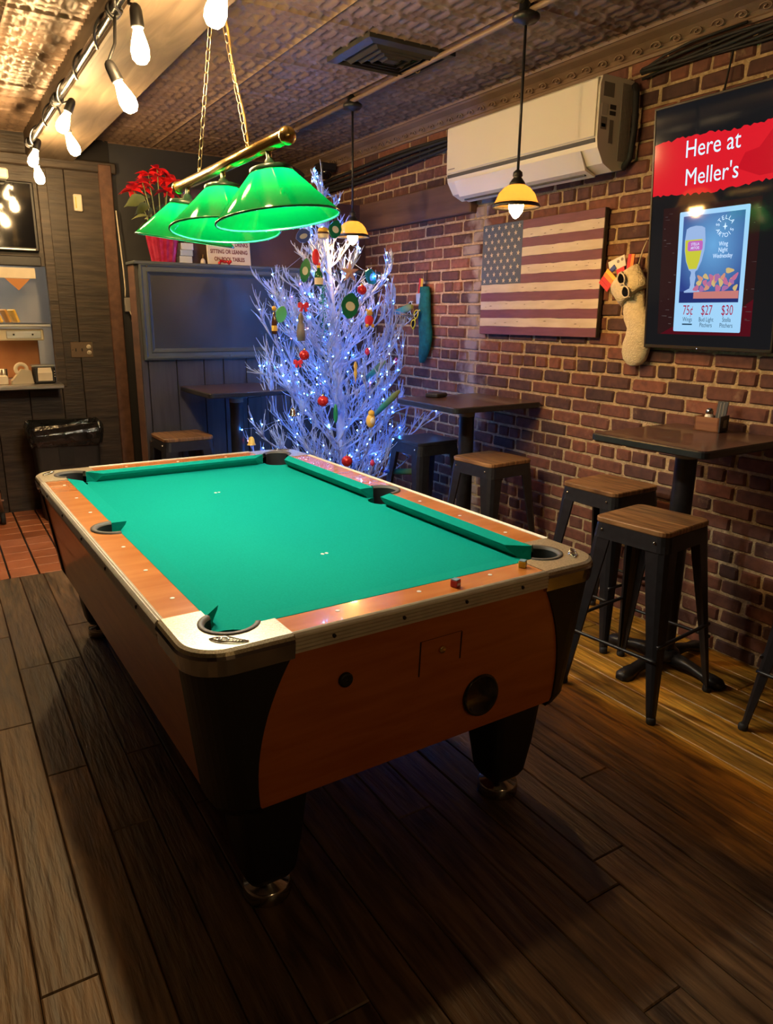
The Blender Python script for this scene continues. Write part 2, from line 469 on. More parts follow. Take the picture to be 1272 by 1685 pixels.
HM = [MB().loops(v, False, True).mesh('brick', BRICK) for v in HV]
bricks = []
for k in range(int(2.74/CH)+1):
    hdr = (k % 6 == 5)
    step = 0.1065 if hdr else 0.2125
    y = 0.4 + (0.0 if k % 2 else step/2) + random.uniform(-0.02, 0.02)
    zc = k*CH + CH/2
    while y < BY - 0.05:
        st = step*random.uniform(0.985, 1.02)
        bricks.append((y + random.uniform(-0.004, 0.004), zc + random.uniform(-0.002, 0.002), hdr)); y += st
    y = 0.4 - step
    while y > FY:
        bricks.append((y, zc, hdr)); y -= step
def vis(b):
    y, z, h = b
    if y < 1.62 or y > 5.0 or z > 2.72: return 99
    if 2.72 < y < 3.80 and 1.47 < z < 2.06: return 50          # behind the flag board
    if 2.66 < y < 3.95 and 2.15 < z: return 60                 # behind the air conditioner
    if 1.86 < y < 2.36 and 1.50 < z: return 60                 # behind the screen
    if z < 0.45 and y > 2.4: return 40
    return sqrt(9.2 + y*y + (z-1.54)**2) + (0.6 if h else 0)
bricks.sort(key=vis)
field = MB()
for i, (y, z, h) in enumerate(bricks):
    V, Ms = (HV, HM) if h else (SV, SM)
    k = random.randrange(len(V))
    if i < 300:
        link('brick', Ms[k], wr, (WX+0.007, y, z))
    else:
        field.loops([[(p[0]+WX+0.007, p[1]+y, p[2]+z) for p in L] for L in V[k]], False, True)
tag(field.build('brick_field', BRICK, wr), kind='stuff')

# ---- other walls
struct(MB().box((LX-0.1, FY, 0), (LX, BY, CZ)).build('wall_left', pbr('wall_brown', (0.08,0.05,0.035), rough=0.7)))
struct(MB().box((LX, FY-0.1, 0), (WX+0.15, FY, CZ)).build('wall_front', pbr('wall_brown_b', (0.08,0.05,0.035), rough=0.7)))

# ---- pressed tin ceiling
ce = struct(MB().box((LX, FY, CZ+0.002), (WX+0.15, BY+0.1, CZ+0.08)).build('ceiling', pbr('ceiling_board', (0.03,0.02,0.014), rough=0.8)))
PS = 0.61; NC = 4; RES = 52
def tin_panel():
    vs = []; fs = []
    for i in range(RES+1):
        for j in range(RES+1):
            u = i/RES*NC; v = j/RES*NC
            fu, fv = u - math.floor(u), v - math.floor(v)
            h = 0.0
            for cx in (0, 1):
                for cy in (0, 1):
                    d = sqrt((fu-cx)**2 + (fv-cy)**2)
                    h = max(h, math.exp(-((d-0.707)/0.055)**2))
            d0 = sqrt((fu-0.5)**2 + (fv-0.5)**2)
            h = max(h, 0.9*math.exp(-(d0/0.10)**2))
            e = min(u, NC-u, v, NC-v)
            h = max(h, 1.1*math.exp(-(e/0.05)**2))
            eb = min(fu, 1-fu)
            h = max(h, 0.55*math.exp(-(eb/0.045)**2))
            vs.append(((i/RES-0.5)*PS, (j/RES-0.5)*PS, -0.014*h))
    n = RES+1
    for i in range(RES):
        for j in range(RES):
            fs.append((i*n+j, i*n+j+1, (i+1)*n+j+1, (i+1)*n+j))
    return MB().add(vs, fs, True).mesh('tin_panel', TIN)
TP = tin_panel()
xx = 2.90 - PS/2
while xx > -1.9:
    yy = BY - PS/2
    while yy > -0.4:
        link('tin_panel', TP, ce, (xx, yy, CZ))
        yy -= PS
    xx -= PS
# cove cornice along the brick wall
prof = [(WX+0.0, 2.700), (WX-0.018, 2.700), (WX-0.024, 2.712), (WX-0.014, 2.722), (WX-0.026, 2.736), (WX-0.060, 2.758), (WX-0.105, 2.772), (WX-0.118, 2.780), (WX-0.130, 2.778), (WX-0.136, 2.788), (WX-0.128, 2.802), (WX, 2.802)]
co = MB().loops([[(px, FY, pz) for px, pz in prof], [(px, BY, pz) for px, pz in prof]], True, True, False, True, True)
t1 = struct(co.build('trim_1', TIN))
sc = MB()
for i in range(46):
    y0 = 1.5 + i*0.105
    pts = []
    for k in range(15):
        a = k/14
        ang = a*2.6*pi
        r = 0.030*(1-a*0.78)
        pts.append((WX-0.027-0.0035*(1-a)-0.016*(0.5+r*sin(ang)/0.06), y0 + r*cos(ang)*1.1, 2.736 + r*sin(ang)*0.55))
    sc.tube(pts, 0.0035, 4)
tag(sc.build('scroll_band', TIN, t1), label='embossed running scroll along the cornice', kind='stuff')

# dropped beam over the table and old timber lintel on the bricks
struct(MB().box((0.78, FY, 2.62), (1.10, BY, CZ+0.01), bev=0.008).build('trim_2', PLY))
lint = MB().box((WX-0.055, 3.86, 2.165), (WX+0.02, 5.26, 2.36), bev=0.006)
struct(lint.build('trim_3', BEAMWOOD))

# ---- far wall: charcoal, behind everything
struct(MB().box((0.95, BY, 0), (WX+0.15, BY+0.1, CZ)).build('wall_back', DARKGREY))
# kitchen plank wall with a pass-through
kw = struct(MB().box((0.86, BY-0.010, 0), (1.36, BY+0.02, CZ)).build('wall_kitchen', pbr('kitchen_wall_joint', (0.01,0.008,0.007), rough=0.9)))
def vplank(par, x0, x1, y, z0, z1, d=0.018, mat=DARKWOOD):
    return MB().box((x0+0.002, y-d, z0), (x1-0.002, y, z1), bev=0.003).build('wall_plank', mat, par)
for x0, x1 in ((0.86,1.02),(1.02,1.27)):
    vplank(kw, x0, x1, BY-0.008, 0, 2.62)
post = MB().box((1.265, BY-0.06, 0), (1.36, BY-0.004, 2.62), bev=0.006)
post.build('corner_post', BEAMWOOD, kw)
MB().box((-0.6, BY-0.05, 2.56), (1.40, BY-0.005, 2.64), bev=0.01).build('head_moulding', DARKWOOD, kw)
# below the pass-through
kl = struct(MB().box((LX, BY-0.004, 0), (0.86, BY+0.02, 0.965)).build('wall_counter', pbr('counter_wall_joint', (0.01,0.008,0.007), rough=0.9)))
for i in range(6):
    vplank(kl, 0.86-0.24*(i+1), 0.86-0.24*i, BY-0.003, 0, 0.96)
MB().box((0.83, BY-0.03, 0.965), (0.90, BY+0.02, 2.56), bev=0.005).build('opening_jamb', DARKWOOD, kw)
# kitchen behind the opening
struct(MB().box((LX, BY+0.75, 0.0), (1.0, BY+0.80, CZ)).build('wall_kitchen_back', pbr('kitchen_tile_wall', (0.42,0.43,0.44), (0.5,0.5,0.5), scale=3, rough=0.3)))
struct(MB().box((LX, BY+0.0, 1.87), (0.86, BY+0.06, CZ)).build('wall_opening_head', DARKWOOD))

# ---- half-height board partition in front of the far wall
PX0, PY0, PY1, PZ = 1.195, 5.06, 5.24, 1.862
pa = struct(MB().box((PX0+0.012, PY0+0.012, 0), (WX, PY1, PZ-0.012)).build('wall_partition', pbr('partition_joint', (0.008,0.008,0.009), rough=0.9)))
PPL = pbr('partition_plank', (0.028,0.024,0.024), (0.05,0.044,0.044), scale=4, rough=0.5, stretch=(8,8,0.7), rnd=1, rvar=0.15, bump=0.15)
xs = [PX0, PX0+0.045, 1.43, 1.62, 1.76, 1.93, 2.10, 2.27, 2.44, 2.61, 2.78, WX]
for a, b_ in zip(xs[:-1], xs[1:]):
    MB().box((a+0.002, PY0, 0), (b_-0.002, PY0+0.014, PZ-0.02), bev=0.003).build('partition_plank', PPL, pa)
MB().box((PX0, PY0+0.016, 0), (PX0+0.012, PY1, PZ-0.012)).build('partition_side', BEAMWOOD, pa)
MB().box((PX0-0.01, PY0-0.045, PZ-0.02), (WX, PY1+0.01, PZ), bev=0.004).build('partition_ledge', FRAME, pa)
struct(MB().box((1.60, PY1+0.012, 1.2), (WX, PY1+0.05, 2.355)).build('wall_maroon', MAROON))
# ================================================================ pool table
TW, TL, RZ = 1.3375, 2.275, 0.81
TA = radians(1.428)
_c = Vector((0.4286 + TW/2, 1.4316 + TL/2))
tx, ty = _c.x*cos(TA) - _c.y*sin(TA), _c.x*sin(TA) + _c.y*cos(TA)
pt = empty('pool_table', (tx, ty, 0), TA, 'coin-operated pool table with cherry wood rails and green cloth', 'pool table')
HA, HB = TW/2, TL/2
EC, RW = 0.255, 0.115                    # corner casting reach, rail width
BEDZ = RZ - 0.046
CORN = [(-1,-1),(1,-1),(1,1),(-1,1)]
def corner_map(sx, sy):
    """inset (s, t) from a corner -> local xy; keeps a counter-clockwise order flag"""
    return (lambda s, t: (sx*(HA-s), sy*(HB-t))), (sx*sy > 0)
PC, PR = 0.150, 0.076
def casting_outline(ins):
    r = 0.105
    P = [(ins, EC)]
    for k in range(9):
        a = pi + (pi/2)*k/8
        P.append((r + (r-ins)*cos(a), r + (r-ins)*sin(a)))
    P.append((EC, ins))
    P.append((EC, RW))
    a0 = atan2(RW-PC, 0.2168-PC)
    a1 = pi/2 - a0 - 2*pi
    for k in range(15):
        a = a0 + (a1-a0)*k/14
        P.append((PC+PR*cos(a), PC+PR*sin(a)))
    P.append((RW, EC))
    return P
for sx, sy in CORN:
    f, ccw = corner_map(sx, sy)
    def lp(ins, z):
        L = [(*f(s, t), z) for s, t in casting_outline(ins)]
        return L if ccw else L[::-1]
    m = MB().loops([lp(0.004, RZ-0.020), lp(0.001, RZ-0.010), lp(0.005, RZ-0.002), lp(0.014, RZ+0.003)], True, True)
    cs = m.build('corner_casting', CASTING, pt)
    # chrome skirt around the outside
    sk = []
    out = casting_outline(0.0)[:11]
    for z, o_ in ((RZ-0.062, 0.012), (RZ-0.060, 0.004), (RZ-0.018, -0.002), (RZ-0.010, 0.001)):
        L = []
        for (s, t) in out:
            # shift inwards along the diagonal of the outline
            ds = o_ if s < EC-1e-6 else 0; dt = o_ if t < EC-1e-6 else 0
            if abs(s) < 1e-6: L.append((*f(s+o_, t), z))
            elif abs(t) < 1e-6: L.append((*f(s, t+o_), z))
            else:
                vx, vy = 0.105-s, 0.105-t; n_ = sqrt(vx*vx+vy*vy) or 1
                L.append((*f(s+o_*vx/n_, t+o_*vy/n_), z))
        inner = [(*f(0.03, EC), z), (*f(0.06, 0.06), z), (*f(EC, 0.03), z)]
        L = L + inner[::-1]
        sk.append(L if ccw else L[::-1])
    MB().loops(sk, True, True).build('corner_skirt', SKIRT, cs)
    # pocket collar
    ring = []
    a0 = atan2(RW-PC, 0.2168-PC); a1 = pi/2 - a0 - 2*pi
    for rad, z in ((PR+0.002, RZ-0.01), (PR, RZ+0.006), (PR-0.012, RZ+0.006), (PR-0.016, RZ-0.003), (PR-0.016, RZ-0.17)):
        L = [(*f(PC+rad*cos(a0+(a1-a0)*k/20), PC+rad*sin(a0+(a1-a0)*k/20)), z) for k in range(21)]
        ring.append(L)
    LINER = bpy.data.materials.get('pocket_liner') or pbr('pocket_liner', (0.085,0.075,0.062), rough=0.6)
    MB().loops(ring[:4], False, False, True, False, ccw).build('pocket_collar', LINER, pt)
    MB().loops(ring[3:], False, False, True, False, ccw).build('pocket_cup', RUBBER, pt)
    bt = [f(PC+PR*cos(2*pi*k/20), PC+PR*sin(2*pi*k/20)) for k in range(20)]
    MB().prism(bt if ccw else bt[::-1], RZ-0.18, RZ-0.168).build('pocket_floor', RUBBER, pt)
# wooden rail tops
def rail(poly, name='rail'):
    return MB().loops([[(x,y,RZ-0.03) for x,y in poly],[(x,y,RZ) for x,y in poly]], True, True).build(name, RAILWOOD, pt)
TR = 0.020
for sy in (-1, 1):
    P = [(-HA+EC, sy*(HB-TR)), (HA-EC, sy*(HB-TR)), (HA-EC, sy*(HB-RW)), (-HA+EC, sy*(HB-RW))]
    o = rail(P if sy < 0 else P[::-1])
for sx in (-1, 1):
    P = [(sx*(HA-TR), -HB+EC), (sx*(HA-RW), -HB+EC), (sx*(HA-RW), -0.083)]
    for k in range(13):
        a = -pi/2 + pi*k/12
        P.append((sx*(HA-RW+0.083*cos(a)), 0.083*sin(a)))
    P += [(sx*(HA-RW), 0.083), (sx*(HA-RW), HB-EC), (sx*(HA-TR), HB-EC)]
    rail(P[::-1] if sx > 0 else P)
    ring = []
    for rad, z in ((0.084, RZ-0.01), (0.083, RZ+0.005), (0.068, RZ+0.005), (0.064, RZ-0.004), (0.064, RZ-0.17)):
        ring.append([(sx*(HA-RW+rad*cos(-pi/2+pi*k/16)), rad*sin(-pi/2+pi*k/16), z) for k in range(17)])
    MB().loops(ring[:4], False, False, True, False, sx < 0).build('pocket_collar', bpy.data.materials['pocket_liner'], pt)
    MB().loops(ring[3:], False, False, True, False, sx < 0).build('pocket_cup', RUBBER, pt)
    MB().prism(ellipse(sx*(HA-RW+0.01), 0, 0.07, 0.07), RZ-0.18, RZ-0.168).build('pocket_floor', RUBBER, pt)
# ribbed aluminium edge strips with screws
prof = [(0.021, 0.002)] + [(0.018-0.004*i, 0.0035 if i % 2 else 0.0005) for i in range(4)] + [(0.001, -0.002), (-0.002, -0.006)] + \
       [((-0.002 if i % 2 else 0.0012), -0.010-0.005*i) for i in range(7)] + [(0.0, -0.046), (0.021, -0.046)]
def strip(p0, p1, nx, ny):
    # profile: (inset, dz); nx, ny points inwards
    L0 = [(p0[0]+nx*a, p0[1]+ny*a, RZ+z) for a, z in prof]; L1 = [(p1[0]+nx*a, p1[1]+ny*a, RZ+z) for a, z in prof]
    s_ = MB().loops([L0, L1], True, True).build('edge_strip', TRIM, pt)
    n_ = 4 if abs(p0[0]-p1[0]) > 0.1 else 5
    for i in range(n_):
        t = (i+0.5)/n_
        c = Vector((p0[0]+(p1[0]-p0[0])*t - nx*0.001, p0[1]+(p1[1]-p0[1])*t - ny*0.001, RZ-0.024))
        M = Matrix.Translation(c) @ Vector((nx, ny, 0)).to_track_quat('Z', 'Y').to_matrix().to_4x4()
        MB().lathe([(0.0005,-0.0035),(0.005,-0.003),(0.0055,0.002)], 10, M=M, cap0=True).build('screw', BLACK, s_)
strip((HA-EC, -HB), (-HA+EC, -HB), 0, 1)
strip((-HA+EC, HB), (HA-EC, HB), 0, -1)
strip((-HA, -HB+EC), (-HA, HB-EC), 1, 0)
strip((HA, HB-EC), (HA, -HB+EC), -1, 0)
# sight dots
DOT = pbr('pearl_inlay', (0.75,0.70,0.60), rough=0.3)
dm = MB().prism(ellipse(0,0,0.0065,0.0065,12), 0, 0.0012).mesh('sight_dot', DOT)
for sx in (-1, 1):
    for y in (-0.755,-0.50,-0.24,0.255,0.515,0.78):
        link('sight_dot', dm, pt, (sx*(HA-0.082), y, RZ))
for sy in (-1, 1):
    for x in (-0.255, 0.0, 0.255):
        link('sight_dot', dm, pt, (x, sy*(HB-0.080), RZ))
# cushions
def cushion(outer, nose, under, back):
    """four (p0, p1) rows along the rail: back top, nose top, nose under, back under"""
    m = MB()
    def low(n, u):   # the nose is a thin lip, the face below it falls back
        return (n[0]*0.85+u[0]*0.15, n[1]*0.85+u[1]*0.15, n[2]-0.012)
    rows0 = [outer[0], nose[0], low(nose[0], under[0]), under[0], back[0]]; rows1 = [outer[1], nose[1], low(nose[1], under[1]), under[1], back[1]]
    m.loops([rows0, rows1], True, True)
    return m.build('cushion', CLOTH, pt)
NI = 0.172
for sy in (-1, 1):
    y_o, y_n, y_u = sy*(HB-RW), sy*(HB-NI), sy*(HB-NI+0.034)
    a, b_ = HA-0.218, HA-0.285
    r_ = cushion(((-a,y_o,RZ+0.001),(a,y_o,RZ+0.001)), ((-b_,y_n,RZ-0.004),(b_,y_n,RZ-0.004)), ((-b_-0.03,y_u,BEDZ),(b_+0.03,y_u,BEDZ)), ((-a,y_o,BEDZ),(a,y_o,BEDZ)))
for sx in (-1, 1):
    for sy in (-1, 1):
        x_o, x_n, x_u = sx*(HA-RW), sx*(HA-NI), sx*(HA-NI+0.034)
        a, b_ = sy*(HB-0.218), sy*(HB-0.285); c0, c1 = sy*0.080, sy*0.062
        c0, c1 = sy*0.066, sy*0.082
        cushion(((x_o,a,RZ+0.001),(x_o,c0,RZ+0.001)), ((x_n,b_,RZ-0.004),(x_n,c1,RZ-0.004)), ((x_u,b_+sy*0.03,BEDZ),(x_u,c1-sy*0.006,BEDZ)), ((x_o,a,BEDZ),(x_o,c0,BEDZ)))
# bed with pocket cut-outs
P = []
bi = 0.125
for ci, (sx, sy) in enumerate(CORN):
    f, ccw = corner_map(sx, sy)
    arc = []
    a0 = atan2(bi-PC, 0.21-PC)
    for k in range(9):
        a = a0 + (pi/2 - 2*a0)*k/8
        arc.append(f(PC+0.066*cos(a), PC+0.066*sin(a)))
    # from the side the walk arrives on
    seq = arc if not ccw else arc[::-1]
    seq = arc[::-1] if (sx, sy) in ((-1,-1),(1,1)) else arc
    pre, suf = (f(bi, 0.245), f(0.245, bi)) if (sx, sy) in ((-1,-1),(1,1)) else (f(0.245, bi), f(bi, 0.245))
    P += [pre] + seq + [suf]
    if ci == 1 or ci == 3:
        s_ = 1 if ci == 1 else -1
        for k in range(9):
            a = -pi/2*1.0 + pi*k/8
            P.append((s_*(HA-RW+0.004-0.060*cos(a)), s_*0.064*sin(a)))
MB().loops([[(x,y,BEDZ-0.03) for x,y in P],[(x,y,BEDZ) for x,y in P]], True, True).build('bed_cloth', CLOTH, pt)
SPOT = pbr('white_spot', (0.6,0.66,0.62), rough=0.8)
for (x, y) in ((0.0, -0.512), (0.0, 0.50)):
    m = MB()
    m.prism(ellipse(-0.008, 0, 0.006, 0.008, 10), 0, 0.0008).prism(ellipse(0.008, 0.001, 0.006, 0.007, 10), 0, 0.0008)
    m.build('cloth_spot', SPOT, pt, loc=(x, y, BEDZ))
# cabinet
ZT, ZB = RZ-0.044, 0.345
def body_out(z, off=0.0):
    t = (ZT-z)/(ZT-ZB)
    ix = 0.018 + 0.055*t - off; iy = 0.016 + 0.024*t - off
    return rrect(-HA+ix, -HB+iy, HA-ix, HB-iy, 0.092+off, 6)
cab = MB()
cab.loops([[(x,y,z) for x,y in body_out(z)] for z in (ZB, ZB+0.14, ZB+0.28, ZT)], True, False)
cb = cab.build('cabinet', APRON, pt)
def face_x(z): return HA - (0.018 + 0.055*(ZT-z)/(ZT-ZB))
def face_y(z): return HB - (0.016 + 0.024*(ZT-z)/(ZT-ZB))
for sx, sy in CORN:
    rows = []
    n = 14
    for i in range(n+1):
        z = ZT - (ZT-ZB+0.018)*i/n
        t = min(1, max(0, (z-ZB)/(ZT-ZB)))
        s1 = 0.100 + 0.145*t**2.1            # reach along the end face
        s2 = 0.150 - 0.025*t                # reach along the long face
        fx, fy = face_x(z)+0.007, face_y(z)+0.007
        if z < ZB+0.01: fx -= 0.012; fy -= 0.012
        r = 0.098
        L = [(sx*(fx-0.014), sy*(fy-s2)), (sx*fx, sy*(fy-s2))]
        for k in range(9):
            a = (pi/2)*k/8
            L.append((sx*(fx-r+r*cos(a)), sy*(fy-r+r*sin(a))))
        L += [(sx*(fx-s1), sy*fy), (sx*(fx-s1), sy*(fy-0.014))]
        rows.append([(x,y,z) for x,y in L])
    MB().loops(rows, True, True, False, True, sx*sy > 0).build('corner_post', BLACKMAT, pt)
# legs
for lx, ly in ((-HA+0.215,-HB+0.135),(HA-0.285,-HB+0.135),(-HA+0.215,HB-0.16),(HA-0.285,HB-0.16)):
    rows = []
    for z, h in ((ZB+0.01,0.098),(0.20,0.084),(0.095,0.070),(0.075,0.060)):
        rows.append([(x,y,z) for x,y in rrect(lx-h, ly-h*0.92, lx+h, ly+h*0.92, 0.03, 4)])
    lg = MB().loops(rows, True, True, False, True, True).build('leg', BLACKMAT, pt)
    MB().lathe([(0.030,0.10),(0.030,0.052),(0.062,0.046),(0.066,0.036),(0.066,0.006),(0.060,0.0)], 24, c=(lx,ly,0), cap0=True, cap1=True).build('levelling_foot', CHROME, lg)
# end panel fittings
def on_front(z): return -face_y(z)
M = lambda x, z: Matrix.Translation((x, on_front(z)-0.002, z)) @ Matrix.Rotation(pi/2 - 0.057, 4, 'X')
MB().lathe([(0.064,-0.012),(0.066,0.004),(0.062,0.011),(0.056,0.008),(0.050,0.004),(0.0005,0.003)], 32, M=M(0.196,0.462), cap0=True).build('ball_return_ring', pbr('glossy_black', (0.006,0.006,0.007), rough=0.14, coat=0.6), pt)
MB().lathe([(0.019,-0.004),(0.020,0.006),(0.015,0.011),(0.010,0.008),(0.0005,0.012)], 20, M=M(-0.268,0.647), cap0=True).build('push_button', BLACKMAT, pt)
MB().lathe([(0.011,-0.004),(0.011,0.004),(0.009,0.006),(0.0005,0.006)], 16, M=M(0.040,0.652), cap0=True).build('key_lock', BRASS, pt)
dz0, dz1 = 0.585, 0.690
dr = MB()
def fr(x, z, d): return (x, on_front(z)-d, z)
seam = pbr('panel_seam', (0.03,0.008,0.003), rough=0.8)
for (xa, za, xb, zb) in ((-0.036,dz0,-0.033,dz1),(-0.036,dz1,0.108,dz1+0.003),(0.105,dz0+0.02,0.108,dz1)):
    dr.add([fr(xa,za,0.0006),fr(xb+0.0022,za,0.0006),fr(xb+0.0022,zb,0.0006),fr(xa,zb,0.0006)] if xb-xa < 0.05 else
           [fr(xa,za,0.0006),fr(xb,zb-0.0018,0.0006),fr(xb,zb,0.0006),fr(xa,za+0.0018,0.0006)], [(0,1,2,3)])
dr.build('access_door_seam', seam, pt)
# raised maker's emblem on two corners
def emblem(x, y, rz):
    g = MB()
    g.torus((-0.012,0,0.003), 0.012, 0.0022, 16, 5)
    g.torus((-0.024,0,0.003), 0.0075, 0.002, 14, 5)
    g.tube([(-0.045,0,0.002),(-0.030,0.006,0.004),(-0.012,0.014,0.004),(0.004,0.012,0.003)], 0.0018, 5)
    g.tube([(-0.045,0,0.002),(-0.028,-0.008,0.004),(0.0,-0.011,0.004),(0.028,-0.010,0.003),(0.048,0.001,0.002)], 0.0018, 5)
    for i in range(6):
        xx_ = 0.004 + 0.007*i
        g.tube([(xx_-0.003,0.010-0.001*i,0.002),(xx_+0.003,-0.001,0.004),(xx_,-0.008+0.0008*i,0.002)], 0.0015, 4)
    g.tube([(0.004,0.012,0.003),(0.022,0.006,0.003),(0.048,0.001,0.002)], 0.0015, 5)
    g.build('emblem', CHROME, pt, loc=(x, y, RZ+0.003), rot=(0,0,rz))
emblem(-HA+0.110, -HB+0.052, radians(-38)); emblem(HA-0.062, -HB+0.088, radians(50))
emblem(-HA+0.062, HB-0.085, radians(-130)); emblem(HA-0.085, HB-0.062, radians(140))

def world_on_table(u, v, z=RZ):
    lx, ly = u-HA, v-HB
    return (tx + lx*cos(TA) - ly*sin(TA), ty + lx*sin(TA) + ly*cos(TA), z)
def chalk(u, v, rz, top, side, label):
    e = empty('chalk_cube', world_on_table(u, v, RZ+0.0008), rz, label, 'chalk')
    MB().box((-0.011,-0.011,0), (0.011,0.011,0.020), bev=0.0015).build('wrapper', side, e)
    MB().box((-0.0102,-0.0102,0.0195), (0.0102,0.0102,0.0222), bev=0.001).build('chalk_face', top, e)
    lb = MB().box((-0.008,-0.0116,0.005), (0.008,-0.0108,0.012)).build('wrapper_band', pbr('wrapper_print', (0.5,0.45,0.45), rough=0.6), e)
CHB = pbr('blue_chalk', (0.10,0.22,0.30), (0.2,0.33,0.40), scale=80, rough=0.95)
chalk(0.778, 0.058, radians(20), CHB, pbr('red_wrapper', (0.38,0.02,0.03), rough=0.45), 'small red-wrapped chalk cube with blue top on the pool table rail')
chalk(1.052, 0.080, radians(35), CHB, pbr('yellow_wrapper', (0.55,0.40,0.02), rough=0.45), 'small yellow-wrapped chalk cube beside the corner pocket')

# ================================================================ bar stools
def stool_proto(seat_mat):
    e = empty('bar_stool', (0,0,0))
    hs = 0.165
    st = MB()
    st.loops([[(x,y,z) for x,y in rrect(-hs+i,-hs+i,hs-i,hs-i,0.035,4)] for z, i in ((0.738,0.002),(0.742,0),(0.756,0),(0.760,0.004))], True, True)
    st.build('seat', seat_mat, e)
    ap = MB()
    ap.loops([[(x,y,z) for x,y in rrect(-hs-i,-hs-i,hs+i,hs+i,0.04,4)] for z, i in ((0.675,0.006),(0.690,0.004),(0.737,-0.001))], False, True)
    ap.loops([[(x,y,z) for x,y in rrect(-hs-i+0.003,-hs-i+0.003,hs+i-0.003,hs+i-0.003,0.038,4)] for z, i in ((0.735,-0.001),(0.690,0.004),(0.675,0.006))], True, False)
    ap.build('seat_apron', BLACK, e)
    for sx in (-1, 1):
        for sy in (-1, 1):
            # folded sheet leg: an outward corner fold, open to the inside
            rows = []
            for z, c, wd in ((0.70,0.166,0.088),(0.60,0.174,0.080),(0.35,0.195,0.056),(0.12,0.214,0.036),(0.05,0.220,0.030),(0.015,0.223,0.026)):
                r = min(0.030, wd*0.42); t = 0.010
                L = [(c-wd, c), (c-r, c), (c-r*0.29, c-r*0.29), (c, c-r), (c, c-wd), (c-t, c-wd), (c-t, c-r-t*0.4), (c-r*0.35-t, c-r*0.35-t), (c-r-t*0.4, c-t), (c-wd, c-t)]
                rows.append([(sx*x, sy*y, z) for x, y in L])
            lg = MB().loops(rows, True, True, False, True, sx*sy < 0).build('leg', BLACK, e)
            MB().lathe([(0.017,0.0),(0.019,0.006),(0.018,0.022),(0.012,0.028)], 12, c=(sx*0.213,sy*0.213,0), cap0=True, cap1=True).build('rubber_foot', RUBBER, lg)
            MB().sphere((sx*(hs+0.004),sy*0.118,0.712), 0.006, 8, 6).build('bolt', CHROME, lg)
    for sgn in (-1, 1):
        MB().tube([(-0.196,sgn*0.192,0.31),(-0.185,sgn*0.196,0.312),(0.185,sgn*0.196,0.312),(0.196,sgn*0.192,0.31)], 0.0075, 8).build('footrest_bar', BLACK, e)
        MB().tube([(sgn*0.200,-0.20,0.252),(sgn*0.203,-0.18,0.252),(sgn*0.203,0.18,0.252),(sgn*0.200,0.20,0.252)], 0.0075, 8).build('footrest_bar', BLACK, e)
    return e
SEATBLK = pbr('black_seat', (0.02,0.02,0.022), (0.03,0.03,0.032), scale=20, rough=0.35, metal=0.2)
sp = stool_proto(SEATWOOD)
G = 'metal bar stools along the brick wall'
spots = [(2.415, 1.850, 7, 'bar stool with oak seat nearest the pool table corner pocket'),
         (2.755, 2.375, 3, 'bar stool with oak seat tucked behind the nearest stool'),
         (2.680, 3.185, 5, 'bar stool with oak seat at the bar table under the flag'),
         (1.365, 4.815, 2, 'bar stool with oak seat standing before the framed board'),
         (2.735, 1.205, 4, 'bar stool cut off by the right edge of the picture')]
for i, (x, y, a, lb) in enumerate(spots):
    o = sp if i == 0 else copy_tree(sp)
    o.location = (x, y, 0.0); o.rotation_euler = (0, 0, radians(a))
    tag(o, lb, 'bar stool', G)
o = stool_proto(SEATBLK)
o.location = (2.715, 3.925, 0); o.rotation_euler = (0,0,radians(4))
tag(o, 'bar stool with all black metal seat beside the white tree', 'bar stool', G)

# ================================================================ bar tables
def bar_table(x, y, hx, hy, rz, label, arm=0.26):
    e = empty('bar_table', (x, y, 0), rz, label, 'bar table', 'high bar tables')
    tp = MB()
    tp.loops([[(a,b_,z) for a,b_ in rrect(-hx+i,-hy+i,hx-i,hy-i,0.03,4)] for z, i in ((1.028,0.006),(1.033,0),(1.055,0),(1.059,0.004))], True, True)
    tb = tp.build('tabletop_edge', BLACK, e)
    MB().loops([[(a,b_,z) for a,b_ in rrect(-hx+0.006,-hy+0.006,hx-0.006,hy-0.006,0.026,4)] for z in (1.0585,1.0605)], False, True).build('tabletop', TABLETOP, e)
    MB().lathe([(0.050,0.055),(0.046,0.09),(0.045,0.96),(0.046,0.97)], 24, cap0=True, cap1=True).build('post', BLACK, e)
    MB().lathe([(0.0475,0.965),(0.0475,1.006)], 24, cap0=True, cap1=True).build('collar', pbr('grey_collar', (0.16,0.15,0.13), rough=0.5) if not bpy.data.materials.get('grey_collar') else bpy.data.materials['grey_collar'], e)
    MB().box((-0.13,-0.13,1.004), (0.13,0.13,1.029), bev=0.004).build('mounting_plate', BLACK, e)
    bs = MB()
    bs.lathe([(0.065,0.03),(0.075,0.045),(0.070,0.070),(0.052,0.085)], 20, cap0=True, cap1=True)
    base = bs.build('base_hub', BLACK, e)
    for k in range(4):
        a = pi/2*k
        d = Vector((cos(a), sin(a), 0)); n_ = Vector((-sin(a), cos(a), 0))
        rows = []
        for s_, hw, zb, zt in ((0.05,0.034,0.030,0.074),(0.14,0.026,0.030,0.062),(arm-0.06,0.028,0.020,0.046),(arm-0.01,0.036,0.0,0.044),(arm+0.025,0.034,0.0,0.038),(arm+0.045,0.018,0.004,0.022)):
            c = d*s_
            rows.append([c - n_*hw + Vector((0,0,zb)), c + n_*hw + Vector((0,0,zb)), c + n_*hw*0.95 + Vector((0,0,(zb+zt*2)/3)), c + n_*hw*0.55 + Vector((0,0,zt)), c - n_*hw*0.55 + Vector((0,0,zt)), c - n_*hw*0.95 + Vector((0,0,(zb+zt*2)/3))])
        MB().loops(rows, True, True, True).build('base_arm', BLACK, e)
    return e
